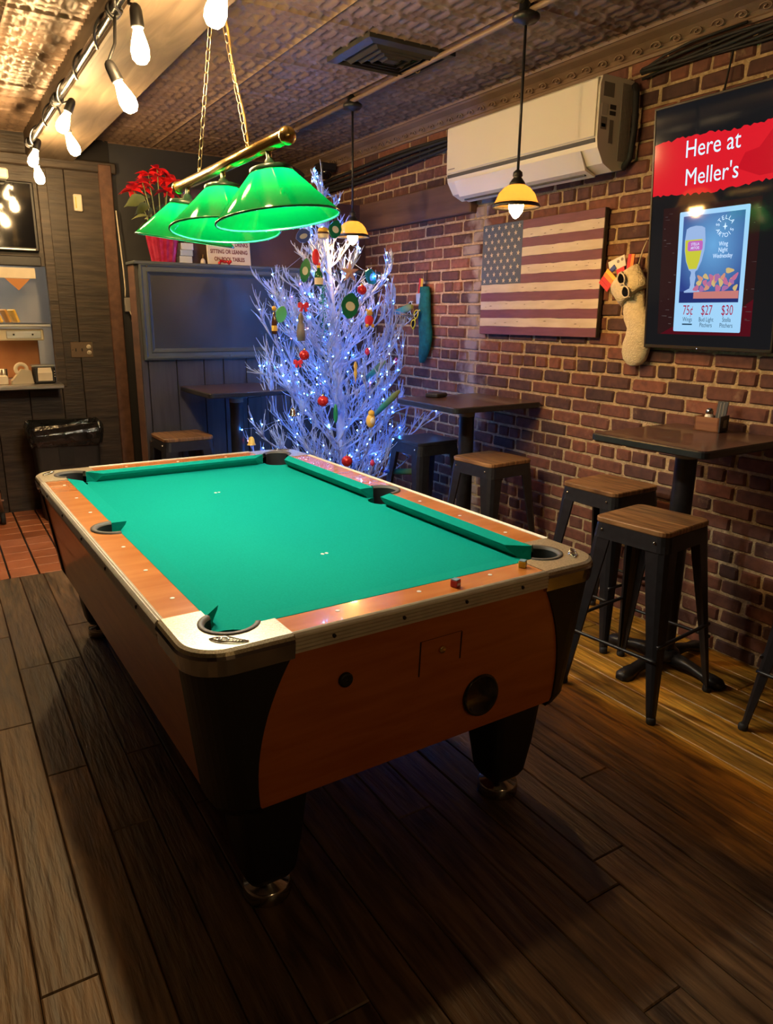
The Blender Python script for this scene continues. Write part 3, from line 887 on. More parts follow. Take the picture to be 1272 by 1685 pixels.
bar_table(2.705, 1.935, 0.305, 0.275, radians(2.5), 'high bar table with dark brown top nearest the camera by the wall')
bar_table(2.685, 3.44, 0.320, 0.295, radians(1.5), 'high bar table with dark brown top below the flag board')
bar_table(1.72, 4.72, 0.29, 0.29, radians(2), 'high bar table in front of the dark framed board', 0.22)

# condiment caddy on the near table
cd = empty('condiment_caddy', (2.915, 1.985, 1.061), radians(-78), 'small wooden condiment caddy with salt shaker on the near bar table', 'caddy')
WDB = pbr('caddy_wood', (0.20,0.07,0.03), (0.34,0.15,0.06), scale=5, rough=0.5, stretch=(1,1,8))
b = MB()
b.box((-0.055,-0.045,0), (0.055,0.045,0.006)).box((-0.055,-0.045,0), (0.055,-0.037,0.062)).box((-0.055,0.037,0), (0.055,0.045,0.062)).box((-0.055,-0.045,0), (-0.047,0.045,0.062)).box((0.047,-0.045,0), (0.055,0.045,0.062))
b.build('box', WDB, cd)
MB().box((0.056,-0.050,0.002), (0.062,0.040,0.070)).build('card_holder', BLACKMAT, cd)
MB().box((0.0625,-0.022,0.018), (0.064,0.012,0.052)).build('printed_square', pbr('card_print', (0.20,0.18,0.15), rough=0.6), cd)
sh = empty('salt_shaker', (2.925, 2.003, 1.068), 0, 'glass salt shaker with metal cap inside the caddy', 'shaker')
MB().lathe([(0.0005,0),(0.020,0),(0.021,0.05),(0.017,0.062),(0.014,0.066)], 14, cap0=False).build('glass_body', pbr('salt_glass', (0.7,0.68,0.62), rough=0.1, spec=0.6), sh)
MB().lathe([(0.0155,0.064),(0.017,0.068),(0.017,0.080),(0.011,0.088),(0.0005,0.090)], 14).build('cap', CHROME, sh)
mn = empty('menu_cards', (2.925, 1.950, 1.066), radians(-78), 'dark striped cards standing upright in the caddy', 'menu')
MM = Mrot('X', radians(-10))
MB().box((-0.022,-0.006,0.002), (0.022,0.002,0.125), M=MM).build('card', BLACKMAT, mn)
for dx in (-0.010, 0.004):
    MB().box((dx,-0.0072,0.05), (dx+0.004,-0.0062,0.12), M=MM).build('card_stripe', bpy.data.materials['card_print'], mn)
# dark billfold on the far table
MB().box((-0.06,-0.045,0), (0.06,0.045,0.024), bev=0.006).build('black_case', BLACKMAT, None, loc=(2.61,3.655,1.0612), rot=(0,0,0.4))
tag(bpy.data.objects['black_case'], 'flat black case lying at the back of the far bar table', 'case')
# ================================================================ billiard lamp
LXc, LZ = 1.0, 2.058
bl = empty('billiard_lamp', (LXc, 2.78, LZ), 0, 'three-shade green glass billiard lamp on a brass bar over the table', 'lamp')
MB().tube([(0,-0.575,0),(0,0.56,0)], 0.0215, 20).build('brass_bar', BRASS, bl)
for y, s in ((-0.575,-1),(0.56,1)):
    MB().lathe([(0.0225,-0.012),(0.027,-0.006),(0.027,0.004),(0.022,0.010),(0.012,0.016),(0.0005,0.018)], 20, M=Mrot('X', pi/2 if s < 0 else -pi/2, (0,y,0)), cap0=True).build('bar_end_cap', BRASS, bl)
SHADE = shade_mat('green_glass_shade', (0.0001,0.076,0.0118), 0.36)
RIM = pbr('shade_rim', (0.01,0.16,0.06), rough=0.2)
VD, RD = Vector((0.385,0.923,0)), Vector((0.923,-0.385,0))
for i, y in enumerate((-0.43, 0.0, 0.43)):
    al, be = ((-7,-3.5),(-0.5,-7),(7,4))[i]
    SR = Matrix.Translation((0,y,-0.03)) @ Matrix.Rotation(radians(al),4,VD) @ Matrix.Rotation(radians(be),4,RD) @ Matrix.Translation((0,-y,0.03))
    s_ = MB().lathe([(0.202,-0.222),(0.196,-0.214),(0.066,-0.078),(0.062,-0.074)], 56, c=(0,y,0)).build('shade', SHADE, bl)
    s_.matrix_local = SR
    MB().torus((0,y,-0.223), 0.2005, 0.0038, 56, 6).build('shade_rim', RIM, s_)
    cap = MB().lathe([(0.070,-0.088),(0.070,-0.070),(0.060,-0.066),(0.020,-0.060),(0.016,-0.045),(0.010,-0.040),(0.010,-0.018)], 24, c=(0,y,0), cap0=True).build('shade_cap', pbr('dark_green_cap', (0.015,0.05,0.03), rough=0.3) if not bpy.data.materials.get('dark_green_cap') else bpy.data.materials['dark_green_cap'], s_)
    MB().torus((0,y,-0.030), 0.012, 0.004, 14, 6, M=Matrix.Rotation(pi/2,4,'Y')).build('brass_swivel', BRASS, s_)
    MB().lathe([(0.0005,-0.185),(0.018,-0.180),(0.031,-0.160),(0.033,-0.145),(0.024,-0.118),(0.014,-0.100),(0.014,-0.088)], 10, c=(0,y,0)).build('lamp_bulb', BULB_POOL, s_)
# chains: from the bar up to one hook under the beam
lk = MB()
pts = []
for k in range(17):
    a = 2*pi*k/16
    pts.append((0.0078*cos(a), 0, 0.0125*sin(a) + (0.008 if sin(a) > 0 else -0.008)))
lk.tube(pts, 0.0016, 5, cap=False)
LINK = lk.mesh('chain_link', pbr('pale_brass', (0.62,0.52,0.34), rough=0.3, metal=1.0))
def chain(p0, p1, parent, name='chain'):
    p0, p1 = Vector(p0), Vector(p1)
    ring = MB().torus(p0, 0.011, 0.0025, 14, 6, M=Matrix.Rotation(pi/2,4,'Y')).build(name, BRASS, parent)
    n = int((p1-p0).length/0.0365)
    q = (p1-p0).to_track_quat('Z','Y')
    for i in range(n):
        e = q.to_matrix().to_4x4() @ Matrix.Rotation(pi/2*(i % 2) + 0.4, 4, 'Z')
        link('chain_link', LINK, ring, p0 + (p1-p0)*((i+0.7)/n), e.to_euler())
    return ring
c1 = chain((0,-0.25,0.026), (0,-0.02,0.565), bl)
c2 = chain((0,0.27,0.026), (0,0.02,0.565), bl)
MB().tube([(0.004,-0.25,0.02),(0.012,-0.20,0.13),(0.006,-0.13,0.28),(0.012,-0.08,0.42),(0,-0.02,0.56)], 0.0035, 6).build('power_cord', pbr('gold_cord', (0.45,0.28,0.08), rough=0.5), bl)
MB().lathe([(0.0005,0.563),(0.03,0.561),(0.045,0.555),(0.012,0.548),(0.006,0.535)], 18, cap1=True).build('ceiling_hook', BRASS, bl)

# ================================================================ pendants
def pendant_proto():
    e = empty('pendant_lamp', (0,0,0))      # origin at the ceiling pipe
    MB().lathe([(0.030,0.065),(0.032,0.030),(0.036,0.028),(0.056,0.016),(0.058,0.004),(0.045,-0.010),(0.018,-0.016),(0.010,-0.022)], 24, cap0=True, cap1=True).build('ceiling_canopy', BLACK, e)
    MB().tube([(0,0,-0.02),(0,0,-0.585)], 0.0062, 10).build('rod', BLACK, e)
    MB().lathe([(0.008,-0.575),(0.020,-0.585),(0.022,-0.600),(0.017,-0.606),(0.024,-0.614),(0.034,-0.628),(0.036,-0.640)], 20, cap0=True, cap1=True).build('socket_cap', BLACK, e)
    s_ = MB().lathe([(0.034,-0.636),(0.058,-0.650),(0.078,-0.672),(0.090,-0.700),(0.098,-0.716)], 72, rib=0.010).build('shade', shade_mat('ribbed_amber_glass', (21/E_PENDANT,12/E_PENDANT,4.6/E_PENDANT), 0.55, rough=0.15) if not bpy.data.materials.get('ribbed_amber_glass') else bpy.data.materials['ribbed_amber_glass'], e)
    MB().lathe([(0.098,-0.713),(0.101,-0.714),(0.106,-0.726),(0.104,-0.730),(0.097,-0.722)], 40).build('shade_band', BLACK, s_)
    MB().lathe([(0.0005,-0.775),(0.012,-0.769),(0.029,-0.746),(0.034,-0.722),(0.028,-0.698),(0.014,-0.675),(0.013,-0.655)], 12).build('bulb', BULB_PEND, e)
    return e
pp = pendant_proto()
PEN = [((2.295, 2.648), 'pendant lamp with ribbed amber shade hanging before the air conditioner'),
       ((2.338, 4.215), 'pendant lamp with ribbed amber shade hanging beside the tree top')]
for i, ((x, y), lb) in enumerate(PEN):
    o = pp if i == 0 else copy_tree(pp)
    o.location = (x, y, 2.735)
    tag(o, lb, 'lamp', 'pendant lamps on the ceiling pipe')
pip = MB().tube([(2.275,-0.6,2.762),(2.295,2.6,2.762),(2.345,5.6,2.762)], 0.0125, 12)
for y in (0.3, 1.9, 3.5, 5.0):
    pip.torus((2.28+0.012*y,y,2.762), 0.016, 0.004, 14, 6, M=Matrix.Rotation(pi/2,4,'X'))
tag(pip.build('ceiling_pipe', TIN), 'thin metal conduit pipe running along the tin ceiling between the pendants', 'pipe')

# ================================================================ string lights on a black pipe
tag(MB().tube([(0.700,-2.7,2.575),(0.715,5.6,2.575)], 0.017, 12).build('light_pipe', pbr('glossy_black_pipe', (0.015,0.017,0.022), rough=0.18, metal=0.6)), 'black pipe along the ceiling beam carrying the string lights', 'pipe')
sl = empty('string_lights', (0.71, 2.7, 2.575), 0, 'string of glowing filament bulbs wound around the black ceiling pipe', 'string lights')
def bulb_on(parent, top, dirv, k):
    top = Vector(top); d = Vector(dirv).normalized()
    M_ = Matrix.Translation(top) @ (-d).to_track_quat('Z','Y').to_matrix().to_4x4()
    so = MB().lathe([(0.008,0.015),(0.016,0.008),(0.020,-0.005),(0.022,-0.050),(0.020,-0.055)], 16, M=M_, cap0=True, cap1=True).build('socket', BLACKMAT, parent)
    MB().lathe([(0.013,-0.052),(0.016,-0.066),(0.026,-0.098),(0.031,-0.122),(0.028,-0.144),(0.016,-0.158),(0.0005,-0.161)], 12, M=M_).build('bulb', BULB_WARM, so)
# (bulb centre, hang direction), all but the last measured from the photo, relative to the string origin
ORG = Vector((0.71, 2.7, 2.575))
BL = [((0.800,2.215,2.355),(-0.25,0.25,-1)), ((0.722,2.748,2.385),(0.05,0.0,-1)), ((0.716,2.955,2.278),(0.45,-0.1,-1)),
      ((0.722,4.29,2.455),(-0.45,0.1,-1)), ((0.765,4.34,2.365),(0.35,0.0,-1)), ((0.716,5.43,2.468),(-0.35,0.0,-1)), ((0.742,5.46,2.375),(0.15,0.0,-1)),
      ((0.70,-2.5,2.38),(0.2,0.0,-1))]  # last bulb is unseen, added behind the camera to light the table front
cord = MB()
prev = None
for i, (c, d) in enumerate(BL):
    c = Vector(c); d = Vector(d).normalized()
    top = c - d*0.112
    bulb_on(sl, top - ORG, d, i)
    a = Vector((0.712, top.y+0.05, 2.560)); m_ = (a+top)/2 + Vector((0.01*(-1)**i, 0.01, -0.01))
    cord.tube([a-ORG, m_-ORG, top-d*0.01-ORG], 0.006, 6)
    cord.torus(a-ORG+Vector((0,0,0.015)), 0.023, 0.006, 14, 6, M=Matrix.Rotation(pi/2,4,'X'))
    cord.torus(a-ORG+Vector((0,0.02,0.015)), 0.023, 0.006, 14, 6, M=Matrix.Rotation(pi/2+0.3,4,'X'))
order = sorted(BL, key=lambda q: q[0][1])
for (p, _), (q, _2) in zip(order[:-1], order[1:]):
    y0, y1 = p[1]+0.05, q[1]+0.05
    n = max(6, int((y1-y0)/0.03))
    pts = [Vector((0.712+0.024*cos(6.0*k/n*max(1,round((y1-y0)/0.5))), y0+(y1-y0)*k/n, 2.575+0.024*sin(6.0*k/n*max(1,round((y1-y0)/0.5)))))-ORG for k in range(n+1)]
    cord.tube(pts, 0.0055, 5)
cord.build('cord', BLACKMAT, sl)

# ================================================================ ceiling vent
vt = empty('ceiling_vent', (2.147, 3.48, CZ-0.008), 0, 'square dark metal air vent with concentric louvres in the ceiling', 'vent')
VM = pbr('vent_metal', (0.035,0.033,0.03), (0.05,0.047,0.042), scale=10, rough=0.42, metal=0.3)
def sq(h, z): return [(-h,-h*0.87,z),(h,-h*0.87,z),(h,h*0.87,z),(-h,h*0.87,z)]
MB().loops([sq(0.245,0.004),sq(0.245,-0.020),sq(0.205,-0.030),sq(0.200,-0.010)], False, False, False, True, True).build('frame', VM, vt)
MB().loops([sq(0.22,-0.002),sq(0.01,-0.002)], False, True).build('dark_backing', BLACKMAT, vt)
for h in (0.185, 0.145, 0.105, 0.065):
    MB().loops([sq(h,-0.006),sq(h-0.004,-0.008),sq(h-0.034,-0.034),sq(h-0.030,-0.034)], False, False, False, True, True).build('louvre', VM, vt)
MB().loops([sq(0.034,-0.010),sq(0.030,-0.032)], False, True, False, True, True).build('centre_plate', VM, vt)
# ================================================================ wall objects (local x = along the wall to the viewer's right, -y = into the room)
WR = -pi/2
# ---- air conditioner
ac = empty('air_conditioner', (WX-0.014, 3.275, 2.22), WR, 'white wall-mounted split air conditioner high on the brick wall', 'air conditioner')
aw = 0.595
prof = [(0.0,0.02),(-0.10,0.0),(-0.17,0.03),(-0.212,0.095),(-0.220,0.135),(-0.222,0.36),(-0.212,0.398),(-0.19,0.405),(0.0,0.405)]
body = MB().loops([[(-aw,y,z) for y,z in prof],[(-aw+0.0,y,z) for y,z in prof],[(aw,y,z) for y,z in prof]], True, True)
body.build('casing', WHITE, ac)
MB().loops([[(-aw+0.01,y,z) for y,z in ((-0.222,0.140),(-0.229,0.145),(-0.230,0.385),(-0.222,0.394))],[(aw-0.012,y,z) for y,z in ((-0.222,0.140),(-0.229,0.145),(-0.230,0.385),(-0.222,0.394))]], True, True).build('front_panel', pbr('glossy_white', (0.76,0.71,0.60), rough=0.12, coat=0.4), ac)
lv = [(-0.105,-0.004),(-0.172,0.022),(-0.216,0.092),(-0.222,0.094),(-0.180,0.012),(-0.110,-0.012)]
MB().loops([[(-aw+0.08,y,z) for y,z in lv],[(aw-0.10,y,z) for y,z in lv]], True, True).build('louvre_flap', WHITE, ac)
MB().box((-aw+0.09,-0.150,-0.006), (aw-0.13,-0.138,0.004)).build('louvre_slot', BLACKMAT, ac)
MB().box((-aw+0.01,-0.2235,0.118), (aw-0.012,-0.2165,0.136)).build('panel_gap', pbr('shadow_gap', (0.06,0.06,0.07), rough=0.6), ac)
SIDE = pbr('ac_side_grey', (0.35,0.31,0.26), rough=0.4)
for i in range(9):
    MB().box((aw-0.001,-0.075+0.008*i,0.05), (aw+0.003,-0.071+0.008*i,0.385)).build('side_rib', SIDE, ac)
STK = pbr('sticker_grey', (0.22,0.20,0.18), rough=0.5); STW = pbr('sticker_white', (0.6,0.56,0.5), rough=0.5); STD = pbr('sticker_dark', (0.04,0.035,0.04), rough=0.5)
for (y0,z0,y1,z1,mm) in ((-0.20,0.315,-0.13,0.375,STK),(-0.205,0.235,-0.165,0.285,STW),(-0.205,0.175,-0.165,0.228,STK),(-0.150,0.265,-0.110,0.285,STD),(-0.150,0.240,-0.110,0.258,STD),(-0.145,0.12,-0.12,0.22,STK),(-0.20,0.185,-0.172,0.200,STD)):
    MB().box((aw,y0,z0), (aw+0.0015,y1,z1)).build('sticker', mm, ac)
MB().box((-aw+0.025,-0.2312,0.160), (-aw+0.09,-0.2302,0.166)).build('maker_mark', STK, ac)

# black hose from the unit and cable bundles under the cornice
h = MB().tube([(3.000,2.66,2.60),(2.985,2.635,2.56),(2.985,2.628,2.40),(2.985,2.64,2.28),(2.99,2.68,2.245),(3.0,2.74,2.25)], 0.016, 8)
tag(h.build('drain_hose', RUBBER), 'black drain hose looping beside the air conditioner', 'hose')
for i in range(5):
    m = MB()
    pts = []
    for k in range(13):
        t = k/12
        y = 2.62 - 1.35*t
        pts.append((WX-0.030-0.008*(i % 3), y, 2.640 + 0.012*(i-2) + 0.020*t + 0.010*sin(3*t*pi+i*1.3) + (0.010 if i % 2 else 0)*t))
    m.tube(pts, 0.006 + 0.0012*(i % 3), 6)
    o = m.build('black_cable', RUBBER)
    tag(o, '%s black cable of the sagging bundle under the cornice above the screen' % ('lowest','second lowest','middle','second highest','highest')[i], 'cable', 'cables above the screen')
for i in range(4):
    m = MB(); pts = []
    for k in range(13):
        t = k/12
        y = 3.84 + 2.1*t
        pts.append((WX-0.032-0.010*(i % 2), y, 2.625 - 0.020*i + 0.02*sin(t*pi*1.3+0.6*i) - 0.030*t*i/3))
    m.tube(pts, 0.011, 6)
    tag(m.build('black_cable', RUBBER), '%s black cable of the bundle between air conditioner and far corner' % ('topmost','second highest','second lowest','lowest')[i], 'cable', 'cables behind the air conditioner')
tag(MB().tube([(3.005,2.155,2.652),(3.005,2.165,2.58),(3.004,2.180,2.47),(2.985,2.19,2.44)], 0.0045, 6).build('screen_cable', RUBBER), 'single black cable dropping from the bundle to the wall screen', 'cable')
tag(MB().tube([(3.000,2.62,2.655),(2.995,2.50,2.685),(2.99,2.36,2.700),(2.992,2.10,2.702)], 0.0055, 6).build('arched_cable', RUBBER), 'thin black cable arching along the cornice edge', 'cable')

# ---- flag board
fg = empty('flag_board', (WX-0.012, 3.250, 1.755), WR, 'weathered wooden board painted as a flag with stars and stripes', 'wall sign')
fg.rotation_euler = (0, radians(-0.3), WR)
fw, fh = 0.485, 0.320
MB().box((-fw,-0.030,-fh), (fw,0.0,fh), bev=0.004).build('backing_board', pbr('flag_edge', (0.02,0.017,0.016), (0.07,0.055,0.045), scale=9, rough=0.6), fg)
FRED = pbr('faded_red_paint', (0.135,0.036,0.044), (0.17,0.05,0.058), scale=9, rough=0.6, stretch=(1,1,6))
FWH = pbr('aged_white_paint', (0.50,0.42,0.30), (0.60,0.52,0.40), scale=7, rough=0.6, stretch=(1,1,5))
FBL = pbr('faded_blue_paint', (0.042,0.062,0.085), (0.055,0.08,0.108), scale=9, rough=0.6)
sh_ = 2*fh/13
for i in range(13):
    z1 = fh - sh_*i; z0 = z1 - sh_
    x0 = -fw+0.002 if i >= 7 else -fw + 2*fw*0.372
    n = 14; rr = random.Random(i)
    top = [(x0+(fw-0.002-x0)*k/n, z1-0.0005+rr.uniform(-0.0022,0.0022)) for k in range(n+1)]
    y = -0.0312 if i % 2 == 0 else -0.0306
    bot = [(x0+(fw-0.002-x0)*k/n, max(-fh+0.002, z0+rr.uniform(-0.0015,0.0015))) for k in range(n+1)]
    if i == 0: top = [(a, fh-0.002) for a, b_ in top]
    poly = bot + top[::-1]
    MB().loops([[(a,-0.0295,b_) for a,b_ in poly],[(a,y,b_) for a,b_ in poly]], False, True).build('red_stripe' if i % 2 == 0 else 'white_stripe', FRED if i % 2 == 0 else FWH, fg)
cx0, cx1, cz0, cz1 = -fw+0.002, -fw+2*fw*0.372, fh-sh_*7, fh-0.002
ct = MB().box((cx0,-0.0316,cz0), (cx1,-0.0295,cz1)).build('blue_canton', FBL, fg)
def star(cx, cz, r, y):
    P = []
    for k in range(10):
        a = pi/2 + k*pi/5; q = r if k % 2 == 0 else r*0.40
        P.append((cx+q*cos(a), y, cz+q*sin(a)))
    return P
st_me = MB()
P = star(0,0,0.0155,0)
st_me.loops([[(a,0.0,c) for a,b_,c in P],[(a,-0.0014,c) for a,b_,c in P]], False, True)
STAR = st_me.mesh('star', FWH)
for r_ in range(9):
    nx = 6 if r_ % 2 == 0 else 5
    for c_ in range(nx):
        sx_ = cx0 + (cx1-cx0)*((c_+0.5)/6 + (0 if nx == 6 else 0.5/6))
        sz_ = cz1 - (cz1-cz0)*(r_+0.62)/9.15
        link('star', STAR, ct, (sx_, -0.0316, sz_), (0, random.uniform(-0.15,0.15), 0))
WEAR = pbr('bare_scratches', (0.10,0.07,0.05), rough=0.8)
sw = MB(); rr = random.Random(3)
for i in range(34):
    x_ = rr.uniform(-fw+0.03, fw-0.03); i_ = rr.choice((1,3,5,7,9,11)); z_ = fh - sh_*(i_+rr.uniform(0.25,0.9))
    if i_ < 7 and x_ < cx1+0.03: x_ = rr.uniform(cx1+0.04, fw-0.04)
    l_ = rr.uniform(0.004, 0.018)
    sw.add([(x_-l_,-0.0318,z_),(x_,-0.0318,z_-0.0012),(x_+l_,-0.0318,z_+0.0004),(x_+l_*0.2,-0.0318,z_+rr.uniform(0.001,0.003))], [(0,1,2,3)])
sw.build('scratches', WEAR, fg)

# ---- portrait screen
tv = empty('wall_screen', (2.925, 2.105, 1.92), 0, 'tall portrait advertising screen tilted forward on the brick wall', 'screen')
tv.rotation_euler = (radians(4.6), 0, WR)
sw_, sh2 = 0.325, 0.517
MB().box((-sw_,0.004,-sh2), (sw_,0.055,sh2), bev=0.006).build('housing', BLACKMAT, tv)
MB().box((-0.12,0.052,-0.2), (0.12,0.075,0.2)).build('wall_bracket', BLACK, tv)
for (a, b_, c, d) in ((-sw_,-sh2,-sw_+0.010,sh2),(sw_-0.010,-sh2,sw_,sh2),(-sw_,sh2-0.010,sw_,sh2),(-sw_,-sh2,sw_,-sh2+0.014)):
    MB().box((a,-0.004,b_), (c,0.006,d), bev=0.002).build('bezel', pbr('bezel_bronze', (0.035,0.028,0.022), rough=0.3) if not bpy.data.materials.get('bezel_bronze') else bpy.data.materials['bezel_bronze'], tv)
def screen_mat(name, c, s, gloss=True):
    m, nt, b_ = new_mat(name)
    b_.inputs['Base Color'].default_value = (0.004,0.004,0.005,1); b_.inputs['Roughness'].default_value = 0.07
    b_.inputs['Emission Color'].default_value = (*c, 1); b_.inputs['Emission Strength'].default_value = s*E_SCREEN
    m.diffuse_color = (*c, 1)
    return m
scr = MB().box((-sw_+0.010,-0.001,-sh2+0.014), (sw_-0.010,0.005,sh2-0.010)).build('screen_glass', screen_mat('screen_black', (0.012,0.014,0.018), 0.5), tv)
def flat(name, poly, y, mat, par=None):
    """poly in (x, z), thin print on the screen; counter-clockwise as seen by the viewer"""
    return MB().add([(a,y,c) for a,c in poly], [tuple(range(len(poly)))]).build(name, mat, par or scr)
rr = random.Random(5)
n = 44
xl, xr = -sw_+0.0105, sw_-0.0105
topz = [0.365 + 0.012*sin(5.1*k/n)+0.030*max(0,(k/n-0.62))*2.2 + rr.uniform(-0.006,0.006) for k in range(n+1)]
botz = [0.160 - 0.018*sin(3.4*k/n) + rr.uniform(-0.006,0.006) for k in range(n+1)]
poly = [(xl+(xr-xl)*k/n, botz[k]) for k in range(n+1)] + [(xl+(xr-xl)*k/n, topz[k]) for k in range(n,-1,-1)]
flat('red_banner', poly, -0.0014, screen_mat('screen_red', (0.80,0.012,0.025), 0.9))
poly = [(0.10,0.215),(0.20,0.175),(xr,0.18),(xr,0.33),(0.25,0.35),(0.19,0.28),(0.13,0.27)]
flat('red_brush', poly, -0.0016, screen_mat('screen_red_dark', (0.62,0.006,0.018), 0.9))
SWH = screen_mat('screen_white', (0.62,0.78,1.0), 1.25)
def put_text(txt, x, z, size, mat, y=-0.0022, name='lettering', squash=1.0, rot=0.0):
    return link(name, text_mesh(txt, size, mat, squash=squash), scr, (x, y, z), (0, rot, 0))
put_text('Here at', -0.024, 0.322, 0.098, SWH, squash=0.86)
put_text("Meller's", -0.020, 0.210, 0.096, SWH, squash=0.86)
flat('dark_picture', [(-0.250,-0.452),(0.222,-0.452),(0.222,0.098),(-0.250,0.098)], -0.0013, screen_mat('screen_dark_wood', (0.040,0.012,0.014), 0.55))
pk = MB(); rr = random.Random(9)
for i in range(26):
    x_ = rr.choice((rr.uniform(-0.245,-0.175), rr.uniform(0.178,0.215))); z_ = rr.uniform(-0.44,0.08); l_ = rr.uniform(0.003,0.03); hgt = rr.uniform(0.0006,0.0028)
    x2 = min(x_+l_, 0.221 if x_ > 0 else -0.165)
    pk.add([(x_,-0.00145,z_),(x2,-0.00145,z_-0.001),(x2,-0.00145,z_+hgt),(x_,-0.00145,z_+hgt)], [(0,1,2,3)])
pk.build('wood_grain_print', screen_mat('screen_grain', (0.16,0.12,0.12), 0.6), scr)
flat('maroon_foot', [(-0.235,-0.452),(0.222,-0.452),(0.222,-0.30),(0.178,-0.33),(-0.17,-0.42)], -0.00135, screen_mat('screen_maroon', (0.13,0.004,0.014), 0.6))
flat('poster_paper', rrect(-0.162,-0.438,0.174,0.074,0.006,3), -0.0016, screen_mat('screen_paper', (0.36,0.66,0.95), 1.0))
def grad_mat():
    m, nt, b_ = new_mat('screen_blue_picture')
    N = nt.nodes; L = nt.links
    tc = N.new('ShaderNodeTexCoord'); mp = N.new('ShaderNodeMapping')
    gr = N.new('ShaderNodeTexGradient'); gr.gradient_type = 'SPHERICAL'
    mp.inputs['Scale'].default_value = (5.0,1,4.2); mp.inputs['Location'].default_value = (-0.08*1.0,0,0.30)
    L.new(tc.outputs['Object'], mp.inputs['Vector']); L.new(mp.outputs[0], gr.inputs['Vector'])
    cr = N.new('ShaderNodeValToRGB'); cr.color_ramp.elements[0].color = (0.030,0.065,0.30,1); cr.color_ramp.elements[1].color = (0.17,0.46,0.85,1)
    L.new(gr.outputs['Fac'], cr.inputs[0]); L.new(cr.outputs[0], b_.inputs['Emission Color'])
    b_.inputs['Emission Strength'].default_value = 0.85*E_SCREEN; b_.inputs['Base Color'].default_value = (0.004,0.004,0.005,1); b_.inputs['Roughness'].default_value = 0.07
    return m
flat('poster_picture', [(-0.141,-0.312),(0.154,-0.312),(0.154,0.054),(-0.141,0.054)], -0.0018, grad_mat())
flat('picture_ground', [(-0.141,-0.312),(0.154,-0.312),(0.154,-0.275),(-0.141,-0.262)], -0.0019, screen_mat('screen_navy', (0.015,0.03,0.17), 0.9))
gx = -0.076
gp = [(-0.046,0.0),(-0.052,-0.05),(-0.050,-0.09),(-0.040,-0.135),(-0.022,-0.172),(-0.012,-0.178),(-0.010,-0.186),(-0.015,-0.205),(-0.010,-0.235),(-0.014,-0.250),(-0.042,-0.262),(-0.040,-0.268)]
gl = [(gx+a, z) for a, z in gp] + [(gx-a, z) for a, z in gp[::-1]] + [(gx+0.030,0.008),(gx,0.012),(gx-0.030,0.008)]
flat('beer_glass_print', gl, -0.0020, screen_mat('screen_glass_pale', (0.34,0.50,0.82), 0.95))
bp = [(-0.049,-0.045),(-0.048,-0.09),(-0.038,-0.135),(-0.022,-0.168)]
flat('beer_print', [(gx+a,z) for a,z in bp]+[(gx-a*0.75,z) for a,z in bp[::-1]], -0.0021, screen_mat('screen_beer', (0.58,0.58,0.045), 1.0))
flat('glass_label_print', rrect(gx-0.036,-0.092,gx+0.040,-0.050,0.010,3), -0.0022, screen_mat('screen_label_pink', (0.52,0.14,0.50), 1.0))
put_text('STELLA', gx+0.002, -0.064, 0.016, SWH, -0.0024, squash=0.8)
put_text('ARTOIS', gx+0.002, -0.080, 0.016, SWH, -0.0024, squash=0.8)
def arc_text(txt, cx, cz, r, a0, a1, size, inward=False):
    for i, ch in enumerate(txt):
        a = a0 + (a1-a0)*i/max(1, len(txt)-1)
        if ch == ' ': continue
        rot = -(a - pi/2) if not inward else -(a + pi/2)
        put_text(ch, cx+r*cos(a), cz+r*sin(a), size, SWH, -0.0022, rot=rot)
arc_text('STELLA', 0.066, -0.003, 0.036, radians(165), radians(30), 0.024)
arc_text('ARTOIS', 0.066, -0.003, 0.036, radians(205), radians(335), 0.024, True)
flat('compass_star_print', [(0.066,-0.018),(0.069,-0.006),(0.078,-0.003),(0.069,0.0),(0.066,0.014),(0.063,0.0),(0.054,-0.003),(0.063,-0.006)], -0.0022, SWH)
put_text('Wing', 0.064, -0.072, 0.026, SWH, squash=0.75)
put_text('Night', 0.064, -0.096, 0.026, SWH, squash=0.75)
put_text('Wednesday', 0.064, -0.120, 0.026, SWH, squash=0.75)
rr = random.Random(21)
WG = [screen_mat('screen_wing_%s' % n_, c, 0.95) for n_, c in (('pink',(0.55,0.16,0.30)),('mauve',(0.40,0.16,0.38)),('orange',(0.66,0.30,0.20)),('gold',(0.66,0.48,0.20)))]
for i in range(22):
    row = i % 3
    cx = -0.052 + 0.009*i + rr.uniform(-0.004,0.004); cz = -0.252 + 0.022*row + rr.uniform(-0.004,0.006)
    if i in (9, 10, 17, 18): cz += 0.022
    r1, r2, a = rr.uniform(0.013,0.020), rr.uniform(0.009,0.013), rr.uniform(0,pi)
    P = []
    for k in range(14):
        t = 2*pi*k/14; q = 1 + 0.18*sin(3*t+i)
        u, v = r1*cos(t)*q, r2*sin(t)*q
        P.append((min(0.153, cx+u*cos(a)-v*sin(a)), cz+u*sin(a)+v*cos(a)))
    flat('wing_print', P, -0.0021-0.00003*i, WG[(i*7) % 4])
flat('tray_print', [(-0.066,-0.294),(0.153,-0.296),(0.153,-0.264),(-0.066,-0.266)], -0.0029, screen_mat('screen_tray', (0.62,0.22,0.20), 0.9))
SRD = screen_mat('screen_crimson', (0.42,0.008,0.06), 0.9); SDK = screen_mat('screen_ink', (0.015,0.05,0.10), 0.9)
